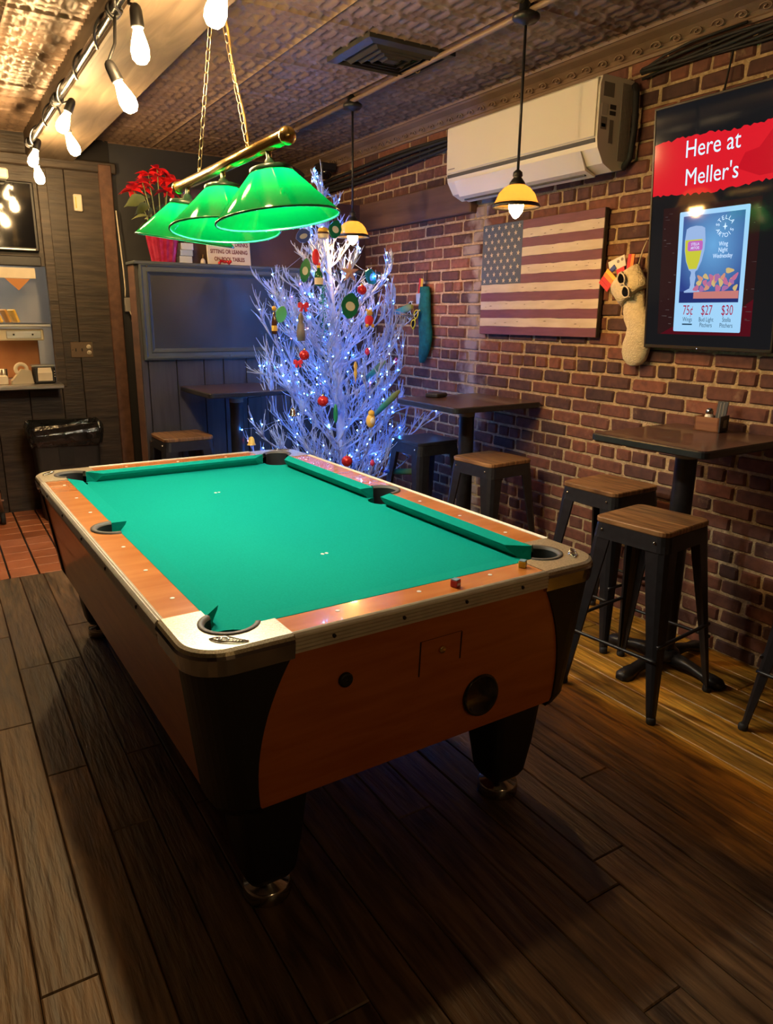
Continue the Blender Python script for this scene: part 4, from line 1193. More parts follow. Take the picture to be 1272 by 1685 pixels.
for x_, a, l1, l2 in ((-0.090,'75\u00a2','Wings',None),(0.006,'$27','Bud Light','Pitchers'),(0.106,'$30','Stella','Pitchers')):
    put_text(a, x_, -0.346, 0.060, SRD, squash=0.62)
    put_text(l1, x_, -0.385, 0.027, SDK, squash=0.72)
    if l2: put_text(l2, x_, -0.409, 0.027, SDK, squash=0.72)
    else: flat('small_print_line', [(x_-0.026,-0.409),(x_+0.026,-0.409),(x_+0.026,-0.403),(x_-0.026,-0.403)], -0.0022, SDK)
MB().sphere((-0.03,-0.004,-sh2+0.005), 0.002, 6, 4).build('power_led', screen_mat('screen_led', (0.6,0.7,1.0), 2.0), tv)

# ---- stockings
KNIT = pbr('cream_knit', (0.62,0.54,0.36), (0.74,0.66,0.47), scale=55, rough=0.9, bump=0.9, bscale=130, stretch=(1,1,1.2))
def sock_body(outline, depth, mat, name, par, y0):
    """outline rows: (z, x_left, x_right) from the top down; a plump, closed, rounded shape"""
    n = 16; rows = []
    for i, (z, a, c) in enumerate(outline):
        m_, h_ = (a+c)/2, (c-a)/2
        sh_ = depth*(0.55 + 0.45*sin(pi*min(1, (i+0.6)/len(outline))))
        fold = 0.10*sin(i*0.9)
        rows.append([(m_+h_*cos(2*pi*k/n), y0 - sh_*(1+0.10*sin(3*2*pi*k/n+fold*6))*sin(2*pi*k/n)*(1 if sin(2*pi*k/n) > 0 else 0.25), z) for k in range(n)])
    return MB().loops(rows, True, True, True, True, False).build(name, mat, par)
# x here is measured from y = 2.53 to the viewer's right
ws = empty('stocking', (WX-0.02, 2.53, 1.60), WR, 'cream knitted stocking hanging between flag board and screen', 'stocking')
OUT = [(0.09,-0.060,0.040),(0.045,-0.066,0.050),(0.00,-0.066,0.060),(-0.03,-0.066,0.082),(-0.07,-0.055,0.105),(-0.11,-0.030,0.122),(-0.145,-0.035,0.122),(-0.185,-0.050,0.116),(-0.225,-0.052,0.108),(-0.260,-0.040,0.095),(-0.282,-0.012,0.068),(-0.290,0.012,0.045)]
sock_body(OUT, 0.050, KNIT, 'foot_and_leg', ws, -0.012)
cf = []
for (x0,z0),(x1,z1) in (((-0.150,0.080),(0.000,0.195)),((-0.145,0.060),(0.015,0.180)),((-0.100,0.015),(0.050,0.130)),((-0.072,-0.008),(0.070,0.098))):
    n = 18; L = []
    c = Vector(((x0+x1)/2,0,(z0+z1)/2)); d = Vector(((x1-x0)/2,0,(z1-z0)/2))
    for k in range(n):
        a = 2*pi*k/n; rb = 1 + 0.05*(k % 2)
        p = c + d*cos(a); L.append((p.x, -0.022-0.052*sin(a)*rb*(1 if sin(a) > 0 else 0.35), p.z))
    cf.append(L)
MB().loops(cf, True, True, True).build('ribbed_cuff', KNIT, ws)
MB().tube([(0.0,-0.02,0.19),(0.008,-0.012,0.25),(0.024,-0.004,0.300)], 0.0035, 6).build('hanging_cord', CREAM, ws)
MB().lathe([(0.0005,-0.012),(0.006,-0.012),(0.006,-0.008),(0.002,-0.006),(0.002,0.012)], 8, M=Mrot('X', pi/2, (0.024,0.0,0.302))).build('nail', CHROME, ws)
def sunglasses(name, loc, rot, fmat, lmat, label, s=1.0):
    e = empty(name, loc, 0, label, 'sunglasses'); e.rotation_euler = rot
    fr_ = MB()
    for sx in (-1, 1):
        P = []
        for k in range(16):
            a = 2*pi*k/16
            P.append((sx*0.034*s + 0.027*s*cos(a)*(1.05 if sin(a) > 0 else 0.9), 0, 0.021*s*sin(a)))
        fr_.tube(P+[P[0],P[1]], 0.0038*s, 6, cap=False)
        MB().loops([[(a,0.0012,c) for a,_,c in P],[(a,-0.0012,c) for a,_,c in P]], True, True, False, True).build('lens', lmat, e)
        fr_.tube([(sx*0.063*s,0,0.010*s),(sx*0.064*s,0.012*s,0.012*s),(sx*0.058*s,0.022*s,-0.008*s)], 0.003*s, 5)
    fr_.tube([(-0.009*s,0,0.006*s),(0,-0.002,0.009*s),(0.009*s,0,0.006*s)], 0.0035*s, 6)
    fr_.build('frame', fmat, e)
    return e
sunglasses('sunglasses', (WX-0.108, 2.555, 1.692), (0, radians(62), WR), pbr('cream_frame', (0.62,0.56,0.44), rough=0.35), GLASSY, 'cream-framed dark sunglasses clipped on the cream knitted stocking', 1.05)
def card(name, loc, rot, w_, h_, mat, label, cat, stripes=None):
    e = empty(name, loc, 0, label, cat); e.rotation_euler = rot
    MB().box((-w_/2,-0.002,-h_/2), (w_/2,0.002,h_/2), bev=0.001).build('card', mat, e)
    if stripes:
        n = len(stripes)
        for i, m_ in enumerate(stripes):
            MB().box((-w_/2+w_*i/n+0.0006,-0.0032,-h_/2), (-w_/2+w_*(i+1)/n-0.0006,-0.0018,h_/2)).build('stripe', m_, e)
    return e
C_R = pbr('rainbow_red', (0.55,0.02,0.015), rough=0.55); C_O = pbr('rainbow_orange', (0.75,0.22,0.015), rough=0.55); C_Y = pbr('rainbow_yellow', (0.72,0.50,0.03), rough=0.55)
C_G = pbr('rainbow_green', (0.03,0.22,0.06), rough=0.55); C_B = pbr('rainbow_blue', (0.02,0.05,0.30), rough=0.55)
c_ = card('domino_card', (WX-0.050, 2.655, 1.800), (0, radians(-18), WR), 0.105, 0.055, WHITE, 'white card with grey dots sticking out of the cream stocking', 'card')
for x_, z_ in ((0.01,0.008),(0.036,0.010),(-0.022,-0.006)):
    MB().prism(ellipse(0,0,0.008,0.008,12), 0, 0.001, M=Mrot('X', pi/2, (x_,-0.002,z_))).build('dot', STK, c_)
card('rainbow_flag', (WX-0.060, 2.562, 1.800), (0, radians(4), WR), 0.040, 0.080, C_R, 'small upright rainbow-striped flag in the cream stocking', 'flag', [C_R, C_O])
card('rainbow_bandana', (WX-0.075, 2.685, 1.722), (0, radians(-52), WR), 0.085, 0.075, C_R, 'folded rainbow-striped cloth hanging over the cream stocking cuff', 'cloth', [C_R, C_R, C_O, C_Y])
card('navy_ribbon', (WX-0.056, 2.690, 1.765), (0, radians(-38), WR), 0.075, 0.024, C_B, 'short navy ribbon beside the white card in the cream stocking', 'ribbon')
card('red_ticket', (WX-0.068, 2.612, 1.762), (0, radians(-20), WR), 0.050, 0.034, C_R, 'small red ticket above the cream stocking cuff', 'ticket')
card('green_ribbon', (WX-0.072, 2.632, 1.728), (0, radians(-40), WR), 0.050, 0.020, C_G, 'dark green ribbon under the sunglasses of the cream stocking', 'ribbon')
# green stocking further along
TEAL = pbr('teal_velvet', (0.0,0.075,0.075), (0.0,0.12,0.115), scale=30, rough=0.95, bump=0.5, bscale=90)
gs = empty('stocking', (WX-0.02, 4.345, 1.50), WR, 'teal green stocking hanging on the brick wall beside the tree', 'stocking')
OUT = [(0.235,-0.070,0.030),(0.16,-0.078,0.048),(0.08,-0.072,0.052),(0.0,-0.070,0.062),(-0.07,-0.062,0.080),(-0.13,-0.055,0.078),(-0.18,-0.058,0.060),(-0.235,-0.058,0.030),(-0.275,-0.045,-0.005),(-0.285,-0.035,-0.020)]
sock_body(OUT, 0.045, TEAL, 'foot_and_leg', gs, -0.012)
MB().tube([(-0.02,-0.015,0.22),(-0.010,-0.010,0.29),(-0.012,-0.004,0.345)], 0.003, 6).build('hanging_loop', BLACKMAT, gs)
sunglasses('sunglasses', (WX-0.100, 4.390, 1.517), (0, radians(118), WR), pbr('yellow_frame', (0.75,0.62,0.02), rough=0.35), GLASSY, 'yellow-framed dark sunglasses on the teal stocking', 1.10)
sunglasses('sunglasses', (WX-0.080, 4.485, 1.575), (0, radians(100), WR), pbr('pale_blue_frame', (0.45,0.62,0.78), rough=0.35), GLASSY, 'pale blue-framed sunglasses beside the teal stocking', 1.0)
card('rainbow_flag', (WX-0.050, 4.395, 1.735), (0, radians(6), WR), 0.045, 0.110, C_Y, 'small rainbow flag standing in the teal stocking', 'flag', [C_R, C_Y])
card('pale_card', (WX-0.062, 4.405, 1.655), (0, radians(-5), WR), 0.050, 0.070, pbr('pale_blue_card', (0.30,0.42,0.55), rough=0.5), 'pale blue card tucked into the teal stocking', 'card')
e = empty('feather_bird', (WX-0.085, 4.57, 1.572), 0, 'blue and green feather tail pointing left from the teal stocking', 'feather'); e.rotation_euler = (0, radians(-8), WR)
m = MB(); rows = []
for t, r_ in ((0,0.006),(0.15,0.020),(0.5,0.024),(0.8,0.028),(1.0,0.014)):
    rows.append([(-0.14+0.27*t, 0.010*sin(2*pi*k/8), r_*cos(2*pi*k/8)+0.012*t) for k in range(8)])
def feather_mat():
    m_, nt, b_ = new_mat('blue_green_feather'); N = nt.nodes; L = nt.links
    tc = N.new('ShaderNodeTexCoord'); sp_ = N.new('ShaderNodeSeparateXYZ'); mr = N.new('ShaderNodeMapRange'); cr = N.new('ShaderNodeValToRGB')
    mr.inputs['From Min'].default_value = -0.14; mr.inputs['From Max'].default_value = 0.13
    cr.color_ramp.elements[0].color = (0.01,0.03,0.55,1); cr.color_ramp.elements[1].color = (0.22,0.24,0.03,1)
    e_ = cr.color_ramp.elements.new(0.45); e_.color = (0.01,0.25,0.28,1)
    L.new(tc.outputs['Object'], sp_.inputs[0]); L.new(sp_.outputs['X'], mr.inputs[0]); L.new(mr.outputs[0], cr.inputs[0]); L.new(cr.outputs[0], b_.inputs['Base Color'])
    b_.inputs['Roughness'].default_value = 0.7
    return m_
FEA = feather_mat()
m.loops(rows, True, True, True).build('feather_tail', FEA, e)
# ================================================================ white twig tree
TRX, TRY = 2.315, 4.36
tr = empty('twig_tree', (TRX, TRY, 0), 0, 'tall white twig Christmas tree lit by small cold LED lights', 'tree')
def trunk_at(z):
    t = z/2.36
    return Vector((0.03 - 0.125*t + 0.03*sin(4*t), 0.02*sin(3*t), z))
rt = random.Random(11)
pts = [trunk_at(2.36*k/14) for k in range(15)]
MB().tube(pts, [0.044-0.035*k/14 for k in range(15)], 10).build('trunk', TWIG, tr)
st = MB()
for k in range(4):
    a = pi/4 + k*pi/2
    st.tube([(0.03,0,0.10),(0.03+0.16*cos(a),0.16*sin(a),0.04),(0.03+0.27*cos(a),0.27*sin(a),0.008)], 0.011, 6)
st.build('stand', TWIG, tr)
TIPS = []
def reach(z):
    # length of a main branch leaving the trunk at height z
    for (z0, r0), (z1, r1) in zip(RCH[:-1], RCH[1:]):
        if z0 <= z <= z1: return r0 + (r1-r0)*(z-z0)/(z1-z0)
    return RCH[-1][1]
RCH = [(0.2,0.60),(0.6,0.70),(1.0,0.68),(1.35,0.54),(1.7,0.36),(2.0,0.22),(2.3,0.12),(2.4,0.10)]
def limit(p, q):
    # keep clear of the brick wall, the partition and the framed board
    q = Vector(q)
    q.x = min(q.x, WX-0.035-TRX, 0.62 if q.z < 0.95 else 0.38-0.10*(q.z-0.95)+0.25*min(0, q.y)); q.y = min(q.y, 5.06-0.06-TRY)
    wx, wy = q.x+TRX, q.y+TRY
    if wx < 2.04 and wy > 4.40 and 0.93 < q.z < 1.09: q.z = 1.105        # above the table behind
    if 2.44 < wx < 2.99 and 3.66 < wy < 4.19 and q.z < 0.79: q.y = 4.20-TRY   # behind the black stool
    dx, dy = wx-2.338, wy-4.215
    if q.z > 1.74 and dx*dx+dy*dy < 0.0361:                               # clear of the pendant
        f_ = 0.19/max(0.01, sqrt(dx*dx+dy*dy)); q.x = 2.338+dx*f_-TRX; q.y = 4.215+dy*f_-TRY
    return q
def branch_pts(p, d, L, n, curl, wob):
    P = [Vector(p)]; d = Vector(d).normalized()
    for i in range(n):
        d = (d + Vector((rt.uniform(-wob,wob), rt.uniform(-wob,wob), rt.uniform(-wob,wob)+curl))).normalized()
        P.append(limit(P[-1], P[-1] + d*(L/n)))
    return P
ga = 2.39996
for i in range(60):
    z = 0.24 + 2.02*(i/59)**1.08
    a = i*ga + rt.uniform(-0.25,0.25)
    R_ = reach(z)*rt.uniform(0.82,1.12)
    el = radians(rt.uniform(12,34)) if z < 1.6 else radians(rt.uniform(25,55))
    p0 = trunk_at(z)
    d = Vector((cos(a)*cos(el), sin(a)*cos(el), sin(el)))
    m = MB()
    B = branch_pts(p0, d, R_, 6, 0.10, 0.13)
    m.tube(B, [0.0090-0.0062*k/6 for k in range(7)], 5)
    nsub = 11 if R_ > 0.4 else 7
    for s_ in range(nsub):
        t = 0.22 + 0.78*s_/(nsub-1)
        k = min(5, int(t*6)); f_ = t*6-k
        q = B[k].lerp(B[k+1], min(1,f_))
        dd = (B[k+1]-B[k]).normalized()
        side = dd.cross(Vector((0,0,1)))
        if side.length < 0.1: side = Vector((1,0,0))
        side.normalize()
        sg = 1 if s_ % 2 else -1
        d2 = (dd*0.85 + side*sg*rt.uniform(0.35,0.9) + Vector((0,0,rt.uniform(-0.05,0.55)))).normalized()
        L2 = R_*rt.uniform(0.26,0.46)*(1.15-0.45*t)
        S = branch_pts(q, d2, L2, 4, 0.10, 0.16)
        m.tube(S, [0.0050-0.0026*k2/4 for k2 in range(5)], 4)
        TIPS.append(S[-1]); TIPS.append(S[2])
        for w_ in range(7):
            k3 = rt.choice((1,1,2,2,3)); q2 = S[k3].lerp(S[k3+1] if k3 < 4 else S[4], rt.random())
            d3 = ((S[k3]-S[k3-1]).normalized() + Vector((rt.uniform(-0.7,0.7),rt.uniform(-0.7,0.7),rt.uniform(-0.15,0.8)))).normalized()
            T_ = branch_pts(q2, d3, L2*rt.uniform(0.30,0.62), 3, 0.12, 0.2)
            m.tube(T_, [0.0034,0.0029,0.0024,0.0014], 3, cap=False)
            if rt.random() < 0.25: TIPS.append(T_[-1])
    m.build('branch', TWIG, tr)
# long branches that carry single ornaments out at the tips
for (z, tip) in ((0.95,(-0.66,-0.22,1.22)),(0.45,(-0.72,-0.28,0.86)),(0.50,(-0.62,-0.15,0.80)),(0.55,(0.62,-0.25,0.86)),(0.85,(0.52,-0.30,1.02)),(1.25,(-0.56,-0.27,1.62)),(1.2,(0.50,-0.20,1.58)),(0.35,(0.45,-0.38,0.70)),(0.3,(-0.40,-0.42,0.72)),(0.3,(0.1,-0.45,0.66)),(0.9,(-0.25,-0.45,1.15))):
    p0 = trunk_at(z); tip = Vector(tip); m = MB()
    B = [p0.lerp(tip, k/7) + Vector((rt.uniform(-.012,.012), rt.uniform(-.012,.012), -0.05*sin(pi*k/7))) for k in range(8)]
    m.tube(B, [0.010-0.0075*k/7 for k in range(8)], 5)
    for s_ in range(12):
        k = min(6, 1 + s_//2); q = B[k].lerp(B[k+1], rt.random()) if k < 7 else B[7]
        dd = (B[k+1]-B[k]).normalized()
        d2 = (dd + Vector((rt.uniform(-.7,.7), rt.uniform(-.7,.7), rt.uniform(-.1,.7)))).normalized()
        S = branch_pts(q, d2, rt.uniform(0.10,0.22), 4, 0.1, 0.16)
        m.tube(S, [0.0045,0.004,0.0034,0.0028,0.002], 4)
        TIPS.append(S[-1])
        for w_ in range(4):
            T_ = branch_pts(S[1+w_ % 3], d2 + Vector((rt.uniform(-.7,.7), rt.uniform(-.7,.7), rt.uniform(-.1,.7))), rt.uniform(0.05,0.11), 3, 0.1, 0.2)
            m.tube(T_, [0.0032,0.0028,0.0022,0.0014], 3, cap=False)
    m.build('branch', TWIG, tr)
# top shoot
m = MB()
B = branch_pts(trunk_at(2.30), Vector((-0.05,0,1)), 0.16, 4, 0.05, 0.1)
m.tube(B, [0.006,0.005,0.004,0.003,0.002], 5)
for i in range(12):
    q = trunk_at(2.05+0.02*i); a = i*ga
    m.tube(branch_pts(q, Vector((cos(a)*0.6,sin(a)*0.6,1)), rt.uniform(0.07,0.14), 3, 0.05, 0.15), [0.004,0.003,0.0025,0.0015], 4)
m.build('branch', TWIG, tr)
# LED string on the tree
ls = empty('led_string', (TRX, TRY, 0), 0, 'string of tiny cold white LED lights on the twig tree', 'string lights')
ledm = MB().sphere((0,0,0), 0.0042, 4, 2).mesh('led_bulb', LED)
ledr = MB().sphere((0,0,0), 0.0042, 4, 2).mesh('led_bulb', LEDRED)
rt.shuffle(TIPS)
use = sorted(TIPS[:285], key=lambda p: (round(p.z*7), atan2(p.y, p.x)))
wire = MB()
for i, p in enumerate(use):
    red = (i % 17 == 5)
    link('led_bulb', ledr if red else ledm, ls, p + Vector((0,0,-0.004)))
for i, (p, q) in enumerate(zip(use[:-1], use[1:])):
    if (p-q).length < 0.28:
        wire.tube([p, (p+q)/2 + Vector((0,0,-0.02)), q], 0.0011, 3, cap=False)
tag(wire.build('wire', TWIG, ls), kind='stuff')

# ---------------- ornaments: every one hangs on a thread from a twig
THREAD = pbr('thread', (0.5,0.5,0.5), rough=0.6)
def orn(name, x, z, y, label, cat='ornament', rz=0.0, thread=0.05, top=0.03):
    o = empty(name, (x*y/4.05, y, 1.54+(z-1.54)*y/4.05), rz, label, cat)
    MB().tube([(0,0,top),(0.002,0,top+thread)], 0.0008, 4).build('thread', THREAD, o)
    return o
RB = 'red ball ornaments on the tree'
for (x, z, y, r, lb) in ((2.31,1.689,3.98,0.030,'shiny red ball high on the right of the twig tree'),
                         (2.035,1.024,3.86,0.033,'glittering red ball low on the left of the trunk'),
                         (2.202,0.631,3.82,0.034,'dull red ball lowest on the tree behind the table rail'),
                         (1.913,1.304,3.95,0.030,'glittering red ball above a red bow on the left')):
    o = orn('ball_ornament', x, z, y, lb, top=r)
    MB().sphere((0,0,0), r, 16, 10).build('ball', RED, o)
    MB().lathe([(0.007,r-0.003),(0.007,r+0.006),(0.003,r+0.009)], 10, cap1=True).build('cap', BRASS, o)
def bow(o, s):
    b_ = MB()
    for sg in (-1, 1):
        b_.loops([[(0,-0.006,0.008*s),(0,0.006,0.008*s),(0,0.006,-0.008*s),(0,-0.006,-0.008*s)], [(sg*0.022*s,-0.010,0.020*s),(sg*0.022*s,0.010,0.020*s),(sg*0.022*s,0.010,-0.012*s),(sg*0.022*s,-0.010,-0.012*s)], [(sg*0.034*s,-0.003,0.014*s),(sg*0.034*s,0.003,0.014*s),(sg*0.034*s,0.003,-0.008*s),(sg*0.034*s,-0.003,-0.008*s)]], True, True, False, True, sg > 0)
        b_.loops([[(0,-0.004,0),(0.0,0.002,0),(sg*0.012*s,0.002,0.0),(sg*0.012*s,-0.004,0.0)],[(sg*0.010*s,-0.004,-0.034*s),(sg*0.010*s,0.002,-0.034*s),(sg*0.026*s,0.002,-0.030*s),(sg*0.026*s,-0.004,-0.030*s)]], True, True)
    b_.build('loops', REDCLOTH, o)
    MB().sphere((0,-0.006,0), 0.009*s, 8, 6).build('knot', REDCLOTH, o)
bow(orn('bow_ornament', 1.914, 1.589, 3.98, 'red ribbon bow on the upper left of the twig tree'), 1.0)
bow(orn('bow_ornament', 1.872, 1.262, 3.94, 'red ribbon bow just below a glittering ball'), 0.85)
# green beer bottle
o = orn('bottle_ornament', 2.017, 1.754, 4.0, 'small green bottle ornament with cream label', top=0.06)
MB().lathe([(0.0005,-0.052),(0.024,-0.050),(0.025,0.010),(0.020,0.024),(0.009,0.038),(0.009,0.058),(0.0005,0.060)], 14).build('glass', pbr('bottle_green', (0.01,0.10,0.04), rough=0.12), o)
MB().lathe([(0.0256,-0.042),(0.0256,-0.004)], 14).build('paper_label', CREAM, o)
MB().lathe([(0.0108,0.050),(0.0108,0.064)], 10, cap1=True).build('gold_foil', GOLDY, o)
o = orn('bottle_ornament', 1.727, 1.496, 4.05, 'dark brown bottle ornament at the far left tip', top=0.06)
MB().lathe([(0.0005,-0.07),(0.016,-0.068),(0.017,0.0),(0.008,0.03),(0.007,0.055),(0.0005,0.058)], 12).build('glass', pbr('bottle_brown', (0.06,0.02,0.008), rough=0.15), o)
MB().lathe([(0.0175,-0.05),(0.0175,-0.02)], 12).build('paper_label', GOLDY, o)
MB().sphere((0,0,0.075), 0.015, 8, 6).build('cork', GOLDY, o)
o = orn('bottle_ornament', 1.896, 1.458, 3.94, 'grey figure-shaped bottle ornament left of the trunk', top=0.09)
MB().lathe([(0.0005,-0.07),(0.024,-0.068),(0.027,-0.02),(0.020,0.02),(0.012,0.04),(0.018,0.055),(0.012,0.075),(0.004,0.09)], 12).build('body', pbr('grey_ceramic', (0.13,0.11,0.11), (0.2,0.17,0.16), scale=20, rough=0.4), o)
o = orn('figure_ornament', 2.0, 1.865, 4.06, 'red mitten-shaped ornament near the tree top', top=0.045)
MB().sphere((0,0,0), 0.026, 12, 8, (0.95,0.5,1.75)).build('body', REDCLOTH, o)
MB().sphere((0.018,0,-0.040), 0.011, 8, 6).build('thumb', REDCLOTH, o)
o = orn('burger_ornament', 2.049, 1.994, 4.08, 'small stacked burger ornament just under the lamp shade', top=0.04)
MB().lathe([(0.030,0.012),(0.033,0.018),(0.026,0.034),(0.0005,0.040)], 14, cap0=True).build('bun_top', GOLDY, o)
MB().lathe([(0.033,0.002),(0.034,0.008),(0.030,0.012)], 14, cap0=True, cap1=True).build('patty', pbr('patty', (0.06,0.02,0.01), rough=0.6), o)
MB().lathe([(0.024,-0.026),(0.031,-0.020),(0.032,0.001)], 14, cap0=True, cap1=True).build('bun_base', CREAM, o)
def pennant(name, x, z, y, rz, tilt, w_, h_, mat, disc, label):
    o = orn(name, x, z, y, label, rz=rz, top=h_/2, thread=0.03)
    M_ = Matrix.Rotation(tilt, 4, 'Y')
    P = [(0.04*w_,h_/2),(0.34*w_,0.36*h_),(w_/2,0.12*h_),(0.44*w_,-0.18*h_),(0.22*w_,-0.42*h_),(-0.02*w_,-h_/2),(-0.30*w_,-0.36*h_),(-w_/2,-0.02*h_),(-0.38*w_,0.24*h_),(-0.18*w_,0.42*h_)]
    MB().loops([[M_ @ Vector((a,0.004+0.006*sin(9*a),c)) for a,c in P[::-1]],[M_ @ Vector((a,-0.004+0.006*sin(9*a),c)) for a,c in P[::-1]]], True, True, False, True, True).build('foil_body', mat, o)
    if disc:
        E_ = ellipse(0,-0.02*h_,w_*0.26,h_*0.17,14)
        MB().loops([[M_ @ Vector((a,-0.005,c)) for a,c in E_],[M_ @ Vector((a,-0.0065,c)) for a,c in E_]], False, True).build('oval_badge', disc, o)
GF = pbr('green_foil', (0.0,0.13,0.075), (0.0,0.19,0.11), scale=12, rough=0.25, metal=0.3)
BADGE = pbr('pale_badge', (0.55,0.62,0.6), rough=0.4)
pennant('foil_ornament', 2.226, 1.594, 3.93, 0.15, radians(12), 0.135, 0.155, GF, BADGE, 'large green foil ornament with oval badge in the tree middle')
pennant('foil_ornament', 2.374, 1.766, 4.02, 0.3, radians(-60), 0.09, 0.11, pbr('teal_foil', (0.0,0.20,0.19), rough=0.3, metal=0.2), pbr('blue_badge', (0.15,0.35,0.7), rough=0.4), 'teal foil ornament with blue oval on the right near the wall')
pennant('foil_ornament', 1.928, 1.788, 4.05, -0.2, radians(8), 0.065, 0.14, GF, BADGE, 'slim dark green oval ornament left of a bottle ornament')
pennant('foil_ornament', 2.128, 2.026, 4.06, 0.1, radians(20), 0.09, 0.11, GF, BADGE, 'dark green ornament with pale oval beside the far pendant')
pennant('foil_ornament', 1.77, 1.539, 4.04, 0.2, radians(20), 0.075, 0.10, pbr('lime_foil', (0.10,0.50,0.12), rough=0.4), None, 'lime green tag ornament at the far left')
pennant('foil_ornament', 1.92, 1.976, 4.09, 0.0, radians(-20), 0.10, 0.08, pbr('blue_foil', (0.03,0.07,0.35), rough=0.35), pbr('silver_badge', (0.4,0.45,0.6), rough=0.4), 'blue folded paper ornament below the green lamp')
o = orn('garland', 2.043, 1.569, 4.15, 'green tinsel strip hanging vertically in the tree', top=0.14, thread=0.02)
g_ = MB(); rr = random.Random(2)
for k in range(150):
    z_ = rr.uniform(-0.16,0.14); a = rr.uniform(0,2*pi)
    g_.tube([(0,0,z_),(0.026*cos(a),0.026*sin(a),z_+rr.uniform(-0.02,0.02))], 0.0016, 3, cap=False)
g_.tube([(0,0,-0.16),(0,0,0.14)], 0.003, 5)
tag(g_.build('tinsel', pbr('green_tinsel', (0.0,0.22,0.10), rough=0.3, metal=0.4), o), kind='stuff')
o = orn('star_ornament', 2.226, 1.789, 3.98, 'pinkish starfish ornament on the upper right of the trunk', top=0.05)
P = star(0,0,0.062,0)
MB().loops([[(a,0.004,c) for a,b_,c in P],[(a,-0.004,c) for a,b_,c in P],[(a*0.3,-0.013,c*0.3) for a,b_,c in P]], True, True, False, True, False).build('star', pbr('starfish', (0.42,0.25,0.24), (0.5,0.32,0.3), scale=30, rough=0.7), o)
o = orn('bear_ornament', 2.362, 1.523, 3.97, 'orange and red teddy-like ornament on the right side', top=0.05)
MB().sphere((0,0,-0.015), 0.028, 12, 8, (1,0.8,1.2)).build('red_body', REDCLOTH, o)
MB().sphere((0,-0.004,0.030), 0.020, 12, 8).build('head', GOLDY, o)
for sx in (-1,1):
    MB().sphere((sx*0.015,0,0.046), 0.008, 8, 6).build('ear', GOLDY, o)
    MB().sphere((sx*0.020,-0.012,-0.046), 0.012, 8, 6).build('foot', GOLDY, o)
o = orn('owl_ornament', 2.378, 0.891, 3.80, 'yellow chubby bird ornament low on the right', top=0.05)
MB().sphere((0,0,-0.010), 0.034, 14, 8, (0.9,0.75,1.3)).build('body', GOLDY, o)
MB().sphere((0.0,-0.006,0.036), 0.020, 12, 8).build('head', GOLDY, o)
MB().sphere((0,-0.022,-0.008), 0.016, 10, 6, (1,0.5,1.3)).build('belly', CREAM, o)
def bird(x, z, y, rot, label):
    o = empty('feather_bird', (x*y/4.05, y, 1.54+(z-1.54)*y/4.05), 0, label, 'feather'); o.rotation_euler = rot
    rows = []
    for t, r_ in ((0,0.005),(0.15,0.016),(0.5,0.020),(0.8,0.022),(1.0,0.010)):
        rows.append([(-0.14+0.27*t, 0.010*sin(2*pi*k/8), r_*cos(2*pi*k/8)) for k in range(8)])
    MB().loops(rows, True, True, True).build('feather_tail', FEA, o)
bird(2.487, 0.979, 3.86, (0, radians(-38), 0), 'blue and green feather bird below the far bar table edge')
bird(2.62, 0.52, 4.06, (0, radians(6), 0), 'blue and green feather bird lowest behind the black stool')
bird(2.393, 1.188, 4.02, (0, radians(-30), 0.3), 'dark green feather bird on the right middle branches')
for (x, z, y, lb) in ((1.83,0.972,3.95,'small silver bell ornament low on the left'),(1.559,0.816,4.05,'gold bell cluster on the lowest left branch tip')):
    o = orn('bell_ornament', x, z, y, lb, top=0.025)
    mt = CHROME if x > 1.7 else GOLDY
    MB().lathe([(0.026,-0.026),(0.020,-0.016),(0.017,0.008),(0.010,0.020),(0.0005,0.024)], 14).build('bell', mt, o)
    MB().sphere((0,0,-0.026), 0.007, 8, 6).build('clapper', mt, o)
o = orn('icicle_ornament', 2.265, 1.201, 3.92, 'gold spindle ornament right of the trunk', top=0.06)
MB().lathe([(0.0005,-0.075),(0.006,-0.04),(0.012,-0.015),(0.007,0.01),(0.013,0.03),(0.004,0.055)], 10).build('spindle', GOLDY, o)
o = orn('pickle_ornament', 2.122, 0.941, 3.85, 'long dark green ornament in front of the trunk', top=0.06)
MB().sphere((0,0,0), 0.014, 10, 8, (1,1,4.2)).build('body', GREENP, o)
PINK = pbr('pink_glass', (0.6,0.05,0.15), rough=0.2)
for (x, z, y, lb) in ((2.35,1.32,3.93,'pink drop ornament on the right middle branches'),(2.565,1.256,4.05,'pink drop ornament on the right branch tip before the bricks'),(2.391,0.603,3.84,'pink drop ornament low behind the table rail')):
    o = orn('drop_ornament', x, z, y, lb, top=0.02)
    MB().lathe([(0.0005,-0.026),(0.014,-0.012),(0.016,0.0),(0.008,0.016),(0.0005,0.022)], 10).build('drop', PINK, o)
# ================================================================ framed board on the partition
fb = empty('framed_board', (1.80, PY0-0.003, 1.235), 0, 'large dark chalkboard in a wide blue-grey moulded frame', 'board')
bx0, bx1, bz1 = -0.585, 0.83, 0.615
MB().box((bx0+0.05,-0.012,0.05), (bx1-0.05,0.0,bz1-0.05)).build('board_panel', BOARD, fb)
fpro = [(0.0,0.0),(-0.034,0.0),(-0.040,0.012),(-0.030,0.024),(-0.030,0.044),(-0.036,0.052),(-0.020,0.066),(-0.014,0.074),(0.0,0.074)]  # (y, inset)
def fside(a, b_, ax):
    rows = []
    for y, i in fpro:
        if ax == 'x': rows.append(((a[0]+i*a[2], y, a[1]+i*a[3]), (b_[0]+i*b_[2], y, b_[1]+i*b_[3])))
    L0 = [r[0] for r in rows]; L1 = [r[1] for r in rows]
    MB().loops([L0, L1], True, True).build('frame_moulding', FRAME, fb)
